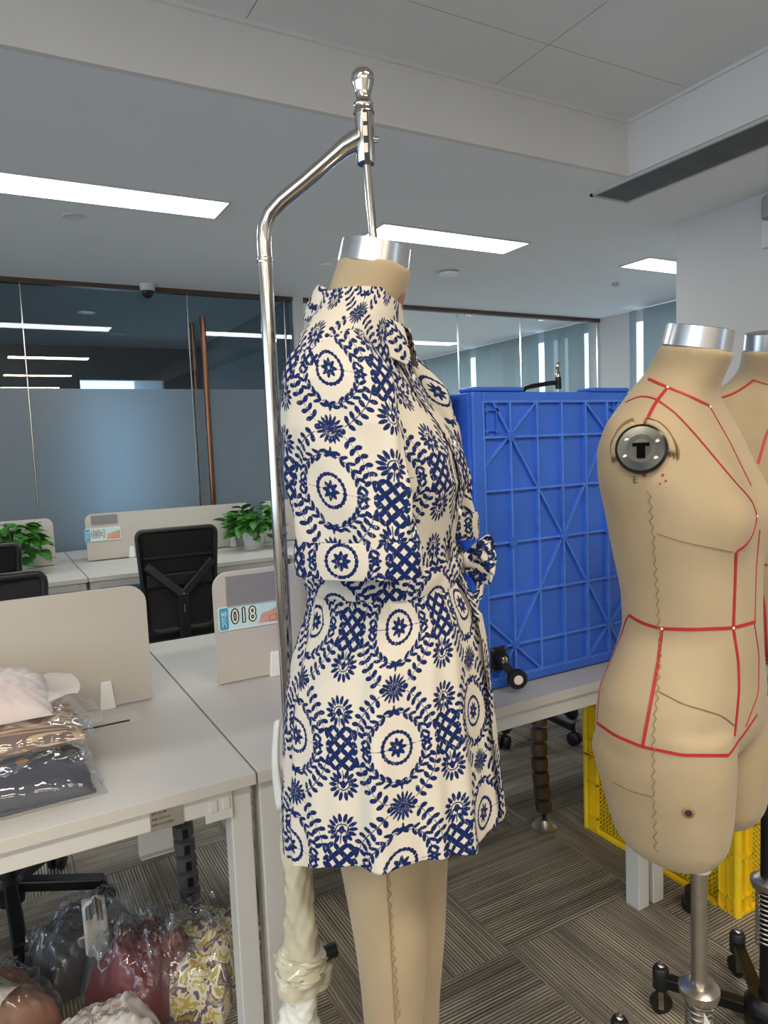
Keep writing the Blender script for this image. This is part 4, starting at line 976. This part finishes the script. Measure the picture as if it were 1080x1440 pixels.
MB().lathe([(.012,0),(.012,.022),(.005,.024)],(.035,-.012,.545),16,Matrix.Rotation(PI/2,4,'Y')).build('clamp_knob', M_['black'], ST, smooth=40)

# ------------------------------------------------------------------ the dress
TW, TH = .192, .185
PS = .82
def pattern(u, v): return PS*(pattern0(u/PS, v/PS)-.0002)
def arc(f, l):
    df = np.diff(np.append(f, f[0])); dl = np.diff(np.append(l, l[0])); s = np.concatenate([[0], np.cumsum(np.hypot(df, dl))[:-1]]); return s
def pattern0(u, v):
    x = np.abs(((u/TW+.5) % 1)-.5)*TW; y = np.abs(((v/TH+.5) % 1)-.5)*TH
    best = np.full(x.shape, .02)
    def ell(cx, cy, a, b, ang=0, X=None, Y=None):
        nonlocal best
        X_ = (x if X is None else X)-cx; Y_ = (y if Y is None else Y)-cy; c, s = math.cos(ang), math.sin(ang)
        p = X_*c+Y_*s; q = -X_*s+Y_*c; k = np.sqrt((p/a)**2+(q/b)**2); best = np.minimum(best, (k-1)*min(a,b))
    def seg(x0, y0, x1, y1, w):
        nonlocal best
        dx, dy = x1-x0, y1-y0; t = np.clip(((x-x0)*dx+(y-y0)*dy)/(dx*dx+dy*dy), 0, 1)
        best = np.minimum(best, np.hypot(x-x0-t*dx, y-y0-t*dy)-w)
    def polar(cx, cy, n, off=0):
        a = np.arctan2(y-cy, x-cx)-off; r = np.hypot(x-cx, y-cy); s = 2*PI/n; a = (a+s/2) % s-s/2
        return r*np.cos(a), r*np.sin(a)
    # medallion
    X, Y = polar(0,0,8); ell(.0098,0,.0060,.0029,0,X,Y); 
    X, Y = polar(0,0,8,PI/8); ell(.0060,0,.0036,.0013,0,X,Y)
    X, Y = polar(0,0,22); ell(.0248,0,.0030,.0037,0,X,Y)
    best = np.minimum(best, np.abs(np.hypot(x,y)-.0240)-.0007)
    seg(.013,0,.050,0,.0004)
    for k in range(6):
        a = k*2*PI/6; ell(.053+.0055*math.cos(a), .0052*math.sin(a), .0042,.0024, a)
    # wreath
    for k in range(5):
        t = math.radians(19+13.5*k); cx, cy = .051*math.cos(t), .054*math.sin(t); tg = math.atan2(.054*math.cos(t), -.051*math.sin(t))
        for sgn, dd in ((1,.0082),(-1,.0080)):
            aa = tg+PI+sgn*.62
            ell(cx+dd*math.cos(aa), cy+dd*math.sin(aa), .0068,.0026, aa)
        ex, ey = .051*math.cos(t+.24), .054*math.sin(t+.24); seg(cx,cy,ex,ey,.0006)
    ell(0,.0565,.0110,.0034); ell(0,.062,.0018,.0045); ell(.005,.0515,.0017,.005,1.2); ell(.012,.058,.006,.0026,-.3)
    # star flower between medallions
    X, Y = polar(0,TH/2,16,0)
    ell(.0165,0,.0062,.0021,0,X,Y); X, Y = polar(0,TH/2,16,PI/16); ell(.0085,0,.0038,.0011,0,X,Y); ell(0,TH/2,.0045,.0038); ell(.0205,TH/2,.005,.0045)
    # vine
    vp = []
    for k in range(8):
        t = k/7; vp.append((.024+.044*math.sin(t*PI/2)**1.0, TH/2-.008-.076*t**1.15))
    for (a_, b_), (c_, d_) in list(zip(vp[:-1], vp[1:]))[:6]:
        seg(a_,b_,c_,d_,.0006); an = math.atan2(d_-b_, c_-a_); mx_, my_ = (a_+c_)/2, (b_+d_)/2
        for sgn in (1,-1):
            aa = an+sgn*1.15; ell(mx_+.0072*math.cos(aa), my_+.0072*math.sin(aa), .0060,.0036, aa)
    # sunburst
    hx, hy = TW/2, .056
    for k in range(14):
        a = math.radians(-68+(316)*k/13); 
        if math.cos(a) > .15: continue
        L_ = .0155+.0015*math.sin(a); ell(hx+L_*1.16*math.cos(a), hy+L_*1.16*math.sin(a), .0070,.0029, a)
    best = np.minimum(best, np.maximum(np.abs(np.hypot((x-hx),(y-hy))-.0095)-.0008, -(y-hy+.006)))
    ell(hx,hy+.0005,.0042,.0062); ell(hx-.0058,hy-.002,.0014,.0030,-.4); seg(hx,hy-.004,hx,hy-.022,.0008)
    # lattice of lenses
    g = .0114
    for i in range(-3,1):
        for j in range(-1,4):
            if (i+j) % 2: continue
            for di, dj in ((1,1),(-1,1)):
                mx_, my_ = hx+(i+di/2)*g, (j+dj/2)*g
                if abs(mx_-hx) < .023 and abs(my_) < .029: ell(mx_, my_, .0080,.0039, math.atan2(dj,di))
    ell(hx-.024,.006,.006,.003,.9); ell(hx-.026,.018,.0062,.0028,1.9)
    return best
DR = thing('shirt_dress', 'white short shirt dress with navy folk floral print and tied belt on the chrome-stand form', 'dress', (.53,.943,0), yawD)
dt = [(1.639,-.083,.029,.06),(1.615,-.088,.030,.070),(1.598,-.090,.031,.085),(1.575,-.100,.034,.115),(1.557,-.108,.040,.140),(1.515,-.117,.050,.172),(1.473,-.122,.066,.182),(1.431,-.127,.088,.180),(1.388,-.129,.102,.172),
      (1.345,-.130,.109,.162),(1.302,-.127,.103,.153),(1.258,-.122,.097,.146),(1.24,-.117,.098,.140),(1.215,-.115,.102,.136)]
sk = [(1.215,-.115,.104,.136),(1.159,-.126,.128,.150),(1.103,-.145,.138,.168),(1.047,-.157,.143,.180),(.990,-.163,.148,.190),(.932,-.167,.153,.197),(.874,-.170,.158,.203),(.816,-.170,.164,.208),(.73,-.168,.170,.212)]
def cloth(name, z0, z1, nr, nt, tab, fold, hem=None, uscale=.18, vphase=0, uphase=0, bump=None):
    th = np.linspace(0, 2*PI, nt, endpoint=False); cc, ss = sup(th, 2.15)
    r = np.linspace(0,1,nr)[:,None]; zb = (hem(th) if hem else np.full(nt, z0))[None,:]; z = z1+(zb-z1)*r
    T = np.array(sorted(tab)); q = [np.interp(z, T[:,0], T[:,k]) for k in (1,2,3)]
    c, d = section(*q); w = q[2]; k = fold(th[None,:], r, z)
    f = c+(d+k)*cc[None,:]; l = (w+k)*ss[None,:]
    if bump is not None: f = f+bump(f,l,z,cc[None,:])
    row = int(nr*uscale); u = arc((c+d*cc[None,:])[row], (w*ss[None,:])[row])
    k0 = int(nt*uphase/360) ; u = np.broadcast_to((u-u[k0])[None,:], z.shape)
    ink = pattern(u+.005*np.sin(z*23+3*u), z+.006*np.sin(u*14)+vphase)
    return npmesh(name, np.stack([f,l,z],-1).reshape(-1,3), gridF(nr,nt)[:, ::-1], M_['dress'], DR, attr=ink.ravel())
VP = -1.012
def sfold(th, r, z):
    a = .5+2*r
    return (.0045*np.sin(9*th+.6)+.003*np.sin(15*th+2.2)+.002*np.sin(23*th+1.0))*(r**.7)*1.25+.0022*np.sin(31*th)*np.exp(-r*6)+.0012*np.sin(47*th+1)*np.exp(-r*9)
def hemf(th):
    s = np.sin(th); c = np.cos(th)
    return .856-.068*np.clip(-c,0,1)**1.3-.012*np.clip(c,0,1)**2-.035*np.clip(c-.75,0,1)+.003*np.sin(5*th)
skirt = cloth('skirt', 0, 1.215, 270, 760, sk, sfold, hemf, .6, VP, 86)
md = skirt.modifiers.new('s','SOLIDIFY'); md.thickness = .0008; md.offset = -1
def bfold(th, r, z):
    return .0028*np.sin(7*th+3*z*12)*np.clip((1.5-z)*3,0,1)+.0035*np.sin(17*th)*np.exp(-((z-1.22)/.04)**2)+.002*np.sin(29*th+1)*np.exp(-((z-1.22)/.03)**2)+.004
def bbump(f,l,z,cc):
    o = 0
    for s in (-1,1): o = o+.016*np.exp(-((l-s*.078)**2)/(2*.05**2)-((z-1.375)**2)/(2*.06**2))*np.maximum(0,cc)**.7
    return o
bod = cloth('bodice', 1.215, 1.625, 250, 560, dt, bfold, None, .6, -1.36, 38, bbump)
# belt
def bandmesh(name, z0, z1, off, nr=18, nt=420, tab=dt, th0=0, th1=2*PI, wrap_=True, zf=None, vph=0, uph=0, us=.16, cx=None):
    th = np.linspace(th0, th1, nt, endpoint=not wrap_); cc, ss = sup(th, 2.15); r = np.linspace(0,1,nr)[:,None]; z = z1+(z0-z1)*r+0*th[None,:]
    T = np.array(sorted(tab)); q = [np.interp(1.215, T[:,0], T[:,k]) for k in (1,2,3)]; c, d = section(np.array(q[0]),np.array(q[1]),np.array(q[2]))
    k = off+.0022*np.sin(PI*r)+.0012*np.sin(th[None,:]*11+r*5)
    f = c+(d+k)*cc[None,:]; l = (q[2]+k)*ss[None,:]; z = z+.003*np.sin(2*th[None,:]+.5)
    return npmesh(name, np.stack([f,l,z],-1).reshape(-1,3), gridF(nr,nt,wrap_)[:, ::-1], M_['dress'], DR, attr=pattern(arc(f.mean(0), l.mean(0))[None,:]+uph+0*z, z+vph).ravel())
bandmesh('belt', 1.197, 1.236, .011, vph=.03, uph=.02)
# belt loop at the side
a = math.radians(96); T = np.array(sorted(dt)); q_ = [float(np.interp(1.215, T[:,0], T[:,k])) for k in (1,2,3)]; c_, d_ = section(*[np.array(v) for v in q_])
lx, ly = float(c_+(d_+.016)*math.cos(a)), (q_[2]+.016)*math.sin(a)
B(lx-.006,lx+.006,ly-.002,ly+.002,1.180,1.240).build('belt_loop', M_['offw'], DR, bev=.0008)
# sleeves: flattened tubes hanging from the shoulder, with a turned cuff
def sleeve(side):
    nr, nt = 230, 300; th = np.linspace(0,2*PI,nt,endpoint=False)[None,:]; r = np.linspace(0,1,nr)[:,None]
    z = 1.585+(1.272-1.585)*r
    key = np.array([0,.08,.18,.3,.5,.75,1.0])
    fc = np.interp(r, key, [-.035,-.030,-.024,-.014,-.004,.006,.016]); fd = np.interp(r, key, [.010,.036,.060,.076,.082,.082,.080])
    lc = np.interp(r, key, [.078,.104,.130,.150,.164,.174,.180]); lw = np.interp(r, key, [.010,.028,.038,.040,.038,.034,.032])
    k = .0034*np.sin(5*th+9*r)*r+.0022*np.sin(9*th-16*r)*r+.0015*np.sin(3*th+26*r)*(1-r)
    f = fc+(fd+k)*np.sign(np.cos(th))*np.abs(np.cos(th))**.9; l = side*(lc+(lw+k)*np.sin(th)); z = z+0*th-.012*np.sin(th)*0+.018*np.cos(th)*(r**2)*(-1)*0
    z = z-.014*np.clip(-np.cos(th),0,1)*r*0
    u = fc*0+np.where(np.sin(th) >= 0, (PI/2-th), 0)
    F = gridF(nr,nt); F = F[:, ::-1] if side > 0 else F
    ua = arc(f[180], l[180]); ua = ua-ua[int(nt*(.25 if side > 0 else .75))]
    ink = pattern(ua[None,:]*1.0+.015*np.sin(z*9)+.035, z+.25*f-1.50)
    s = npmesh('sleeve', np.stack([f,l,z],-1).reshape(-1,3), F, M_['dress'], DR, attr=ink.ravel())
    nr2 = 30; r2 = np.linspace(0,1,nr2)[:,None]; z2 = 1.284+(1.237-1.284)*r2+0*th; kk_ = .0035+.0018*np.sin(PI*r2)+.0012*np.sin(4*th+1)
    f2 = .0165+(.081+kk_)*np.sign(np.cos(th))*np.abs(np.cos(th))**.9; l2 = side*(.180+(.0325+kk_)*np.sin(th))
    cf = npmesh('cuff', np.stack([f2,l2,z2],-1).reshape(-1,3), (gridF(nr2,nt)[:, ::-1] if side > 0 else gridF(nr2,nt)), M_['dress'], s, attr=pattern(arc(f2.mean(0), l2.mean(0))[None,:]+.05+0*r2, z2-1.262).ravel())
    for o in (s, cf): md = o.modifiers.new('s','SOLIDIFY'); md.thickness = .0012; md.offset = -1
    return s
sleeve(1); sleeve(-1)
# collar
def collar():
    nt, nr = 300, 40; th = np.linspace(math.radians(14), math.radians(346), nt)[None,:]; r = np.linspace(0,1,nr)[:,None]
    ft = (1+np.cos(th))/2; zt = 1.646-.072*ft**1.1; wd = .050+.012*ft**2
    z = zt-wd*r+.004*np.sin(PI*r)
    fc = -.033+.006*ft+0*r; d = .057+.012*ft+.026*r**.8*(1-.5*ft); w = .060+.034*r**.8*(1-.75*ft)+.004*ft
    f = fc+(d)*np.cos(th)+0*r; l = w*np.sin(th)
    npmesh('collar', np.stack([f,l,z],-1).reshape(-1,3), gridF(nr,nt,False)[:, ::-1], M_['dress'], DR, attr=pattern(th*.075+.01+0*r, (zt-z)*1.0+.015+0*th).ravel()).modifiers.new('s','SOLIDIFY').thickness = .0016
    # stand
    r = np.linspace(0,1,12)[:,None]; z = zt-.002-.06*r; fc = -.033+.006*ft
    
    npmesh('collar_stand', np.stack([fc+(.053+.010*ft+.006*r)*np.cos(th),(.056+.004*ft+.006*r)*np.sin(th),z+0*th],-1).reshape(-1,3), gridF(12,nt,False)[:, ::-1], M_['dress'], DR, attr=pattern(th*.085+.06+0*r, (zt-z)+.03).ravel())
collar()
# placket down the front
def onfront(z, l=0.0):
    tab = dt if z > 1.215 else sk; T = np.array(sorted(tab)); q = [np.interp(z, T[:,0], T[:,k]) for k in (1,2,3)]; c, d = section(*[np.array(v) for v in q]); 
    s = min(1, abs(l)/float(q[2])); cc = (1-s**2.15)**(1/2.15); return float(c+(d+.006)*cc + bbump(0,l,z,1.0)*(z > 1.215))
nr, nc = 240, 14; zz = np.linspace(1.56,.842,nr); ll = np.linspace(-.016,.016,nc)
V = np.array([[onfront(z,l)+.0010+(.004 if z < 1.15 else 0), l, z] for z in zz for l in ll]); 
npmesh('placket', V, gridF(nr,nc,False), M_['dress'], DR, attr=pattern(V[:,1]+.05, V[:,2]-.90))
for i in range(3):
    z = 1.50-.1*i
    if abs(z-1.215) < .03: continue
    MB().lathe([(.0055,0),(.0055,.002),(.003,.0028)],(onfront(z,0)+.0045+(.004 if z < 1.15 else 0),0,z),14,Matrix.Rotation(PI/2,4,'Y')).build('button', M_['clip'], DR, smooth=40)
# bow of the belt
def ribbon(name, pts, wid, tw, uph=0):
    pts = [Vector(p) for p in pts]; n = 60; m_ = 14; V = []; 
    def bez(t):
        t *= len(pts)-1; i = min(int(t), len(pts)-2); u = t-i; p0 = pts[max(i-1,0)]; p1 = pts[i]; p2 = pts[i+1]; p3 = pts[min(i+2,len(pts)-1)]
        return .5*((2*p1)+(p2-p0)*u+(2*p0-5*p1+4*p2-p3)*u*u+(3*p1-p0-3*p2+p3)*u**3)
    us = []; vs_ = []
    for i in range(n):
        t = i/(n-1); p = bez(t); w_ = wid*(0.45+.55*min(1, 4*t, 4*(1-t)+(1 if tw else 0)))
        ax = Vector((math.sin(.3+tw*t)*.35, math.cos(.3)*.35, 1)).normalized()
        for j in range(m_):
            v = j/(m_-1)-.5; V.append(p+ax*v*w_+Vector((.003*math.sin(v*12+t*5),0,0))); us.append(t*.12); vs_.append(v*w_)
    o = npmesh(name, [tuple(v) for v in V], gridF(n,m_,False), M_['dress'], DR, attr=pattern(np.array(us)+.03+uph, np.array(vs_)+.01)); md = o.modifiers.new('s','SOLIDIFY'); md.thickness = .0015; return o
K0 = Vector((.108,.045,1.222))
for dx, dy, dz_, un in ((.012,.055,.020,0),(.030,-.040,.012,.04)):
    ribbon('bow_loop', [K0, K0+Vector((.018+dx*.3,dy*.6,.020)), K0+Vector((dx+.018,dy,.004)), K0+Vector((dx+.014,dy*.9,-.014)), K0+Vector((.012,dy*.3,-.008)), K0], .032, 0, un)
ribbon('bow_tail', [K0, K0+Vector((.022,.02,-.022)), K0+Vector((.020,.028,-.030)), K0+Vector((.020,.034,-.046))], .036, 1.0)
ribbon('bow_tail', [K0, K0+Vector((.026,-.02,-.025)), K0+Vector((.024,-.028,-.038)), K0+Vector((.024,-.03,-.060))], .036, 1.2, .05)
MB().lathe([(.004,-.013),(.012,-.008),(.013,0),(.011,.009),(.004,.013)],K0+Vector((.006,0,0)),18).build('bow_knot', M_['offw'], DR, smooth=60)

# ------------------------------------------------------------------ black stand behind the crates
BS = thing('form_stand', 'black bent-arm stand with chrome knob rising behind the blue crate', 'stand', (2.52,3.0,0))
MB().tube([(0,0,.05),(0,0,1.60),(.01,0,1.655),(.04,0,1.685),(.09,0,1.695),(.22,0,1.712),(.27,0,1.715)], .013, 16).build('bent_tube', M_['blackm'], BS, smooth=50)
MB().tube([(.275,0,1.68),(.275,0,1.745)], .017, 16).build('clamp_sleeve', M_['blackm'], BS, smooth=40)
MB().lathe([(.014,0),(.014,.03),(.010,.035),(.014,.05),(.018,.065),(.012,.078),(.003,.08)],(.275,0,1.745),20).build('ball_knob', M_['chrome'], BS, smooth=50)
MB().tube([(.275,0,1.48),(.275,0,1.68)], .006, 10).build('hanging_rod', M_['chrome'], BS, smooth=40)
for k in range(4):
    a = PI/2*k+.4; MB().bar((0,0,.05),(.25*math.cos(a),.25*math.sin(a),.03),.03,.03).build('base_arm', M_['blackm'], BS)
# round black item by the yellow crates
o = thing('weight_disc', 'round black disc weight on the carpet beside the desk leg', 'weight', (1.735,1.325,0))
MB().lathe([(.030,0),(.036,.006),(.036,.026),(.030,.030),(.028,.032),(.028,.062),(.024,.066)],(0,0,0),28).build('body', M_['black'], o, smooth=40)

# ------------------------------------------------------------------ bagged clothes
def blob(w, l, h, seed, n=46, flat=.5, amp=.12, frq=3.2):
    rnd = random.Random(seed); ph = np.array([[rnd.uniform(-frq,frq), rnd.uniform(-frq,frq), rnd.uniform(0,6.3)] for _ in range(14)])
    u, v = np.meshgrid(np.linspace(-1,1,n), np.linspace(-1,1,n)); 
    prof = np.clip((1-np.abs(u)**4)*(1-np.abs(v)**4),0,1)**flat
    nz = sum(np.sin(a*2.5*u+b*2.5*v+c) for a,b,c in ph)/14; nz2 = sum(np.sin(a*7*u-b*7*v+c*2) for a,b,c in ph)/14
    top = h*prof*(1+amp*2.5*nz)+h*amp*prof*np.abs(nz2)*1.5
    x = u*w/2*(1+.04*nz2); y = v*l/2*(1+.05*nz)
    bot = h*.02*np.ones_like(top)
    V = np.concatenate([np.stack([x,y,np.maximum(top,.001)+.001],-1).reshape(-1,3), np.stack([x,y,bot*0],-1).reshape(-1,3)])
    F1 = gridF(n,n,False); F2 = gridF(n,n,False)[:, ::-1]+n*n
    ring = [i for i in range(n)]+[i*n+n-1 for i in range(1,n)]+[(n-1)*n+i for i in range(n-2,-1,-1)]+[i*n for i in range(n-2,0,-1)]
    E_ = np.array([[ring[k], ring[(k+1)%len(ring)], ring[(k+1)%len(ring)]+n*n, ring[k]+n*n] for k in range(len(ring))])[:, ::-1]
    return V, np.concatenate([F1, F2, E_])
def bag(name, label, loc, rz, w, l, h, inner, shell, seed, rx=0, ry=0, flap=None, amp=.12, extra=None):
    t = thing(name, label, 'bagged clothes', loc, rz); t.rotation_euler[0] = rx; t.rotation_euler[1] = ry
    V, F = blob(w*.93,l*.90,h*.90,seed,amp=amp); npmesh('garment', V+np.array([0,0,.002]), F, inner, t)
    V, F = blob(w,l,h*1.02+.004,seed,n=60,flat=.42,amp=amp*1.15,frq=4.5); rnd = np.random.RandomState(seed)
    g = np.sin(V[:,0]*160+3*np.sin(V[:,1]*60))*np.sin(V[:,1]*90+V[:,0]*50); V = V+np.stack([0*g,0*g,np.where(V[:,2]>.003,.0042*g,0)],-1)
    sh_ = npmesh('plastic_bag', V, F, shell, t)
    if flap:
        mb = MB(); n = 12; vs = []
        (ax0,ay0),(ax1,ay1),(dx_,dy_,dz_) = flap
        for i in range(n+1):
            u = i/n
            for j in range(7):
                v = j/6; k_ = 1-(.35 if dz_ > .05 else .1)*v*abs(2*u-1)
                vs.append((ax0+(ax1-ax0)*((u-.5)*k_+.5)+dx_*v+.006*math.sin(9*u+4*v), ay0+(ay1-ay0)*((u-.5)*k_+.5)+dy_*v, h*.3+dz_*v+.008*math.sin(7*u+3*v)))
        mb.add(vs, [(i*7+j,i*7+j+1,(i+1)*7+j+1,(i+1)*7+j) for i in range(n) for j in range(6)]); mb.build('bag_flap', M_['pflap'] if shell is M_['poly'] else shell, t, smooth=70)
    return t
def conform(o, t, lift):
    sh = [c for c in t.children if c.name.startswith('plastic_bag')][0]; A_ = np.array([v.co[:] for v in sh.data.vertices]); A_ = A_[:len(A_)//2]
    for v in o.data.vertices:
        d2 = (A_[:,0]-v.co.x)**2+(A_[:,1]-v.co.y)**2; k = np.argsort(d2)[:6]; v.co.z = float(A_[k,2].mean())+lift+v.co.z*.0
def label_on(t, x, y, z, w, l, rz, bars=True, lines=0, ry=0, rx=0):
    M = Matrix.Translation((x,y,0))@Matrix.Rotation(rz,4,'Z'); n = 6
    lb = MB().add([M@Vector((-w/2+w*i/n,-l/2+l*j/n,0)) for j in range(n+1) for i in range(n+1)],[(j*(n+1)+i,j*(n+1)+i+1,(j+1)*(n+1)+i+1,(j+1)*(n+1)+i) for j in range(n) for i in range(n)]).build('paper_label', M_['paper'], t, smooth=60)
    conform(lb, t, .004); md = lb.modifiers.new('s','SOLIDIFY'); md.thickness = .0005
    mb = MB(); rnd = random.Random(int(x*999+w*999))
    def q4(a,b,c,d): mb.add([M@Vector(p) for p in ((a,c,0),(b,c,0),(b,d,0),(a,d,0))],[(0,1,2,3)])
    if bars:
        q = -w*.38
        while q < w*.38: b = rnd.choice((.0010,.0018,.0026)); q4(q,q+b,-l*.05,l*.30); q += b+rnd.choice((.0012,.0022))
    for k in range(lines): q4(-w*.38,w*rnd.uniform(.1,.38),-l*.15-.008*k-.0026,-l*.15-.008*k)
    o = mb.build('label_print', M_['ink'], lb); conform(o, t, .0052)
g1 = bag('garment_bag','navy garment with gold button in clear plastic, bottom of the desk stack',(-.11,1.595,.741),.02,.54,.27,.070,M_['navy'],M_['poly'],2,amp=.06)
MB().lathe([(.011,0),(.012,.002),(.008,.004)],(.13,-.045,.066),18).build('gold_button', M_['gold'], g1, smooth=40)
g2 = bag('garment_bag','brown striped knit in clear plastic, middle of the desk stack',(-.12,1.70,.815),.03,.56,.27,.045,M_['knit'],M_['poly'],5,amp=.05,flap=((.27,-.10),(.27,.10),(.035,0,0)))
label_on(g2,.19,.03,.050,.06,.022,.25,bars=False,lines=1)
g3 = bag('garment_bag','pale pink garment in frosted plastic, top of the desk stack',(-.16,1.76,.866),-.02,.50,.26,.060,M_['pink'],M_['frost'],8,amp=.10,flap=((.24,-.10),(.24,.11),(.07,.03,-.004)))
label_on(g3,.02,.06,.066,.12,.03,.1)
f1 = bag('clothes_bag','yellow floral garment in clear plastic on the carpet by the desk leg',(.40,1.86,0),.9,.36,.30,.14,M_['floral'],M_['poly'],12,amp=.16)
f2 = bag('clothes_bag','dark red garment in clear plastic with an upright flap on the carpet',(.27,1.85,.0),.5,.24,.26,.17,M_['red'],M_['poly'],14,amp=.18,flap=((-.12,.10),(.14,.12),(.03,.02,.17)))
f3 = bag('clothes_bag','charcoal garment in clear plastic with white label on the carpet',(.15,2.07,.0),.3,.30,.24,.15,M_['charcoal'],M_['poly'],16,amp=.14,flap=((-.12,.12),(.1,.12),(-.02,.03,.06)))
label_on(f3,-.0,-.06,.168,.06,.12,-.35,rx=.25)
f4 = bag('clothes_bag','rust brown garment in clear plastic with barcode sheet at left edge',(-.10,1.89,.0),.4,.30,.26,.14,M_['rust'],M_['poly'],18,amp=.12)
label_on(f4,-.01,-.03,.172,.11,.12,.3,rx=.2,lines=2)
f5 = bag('clothes_bag','off-white garment in printed frosted plastic nearest on the carpet',(.09,1.64,.0),.15,.36,.24,.12,M_['offw'],M_['frost'],20,amp=.10)
for i, s_ in enumerate(('WARNING: TO AVOID DANGER OF SUFFOCATION','KEEP THIS BAG AWAY FROM BABIES AND','CHILDREN. DO NOT USE IN CRIBS, BEDS')):
    text(s_,'bag_print',M_['stamp'] if i % 2 else M_['pencil'],f5,.012,(0,.06-.022*i,.158),(1,0,0),(0,1,0),0,.0,sx=.9); conform(bpy.data.objects[[c.name for c in f5.children if c.name.startswith('bag_print')][-1]], f5, .0035)
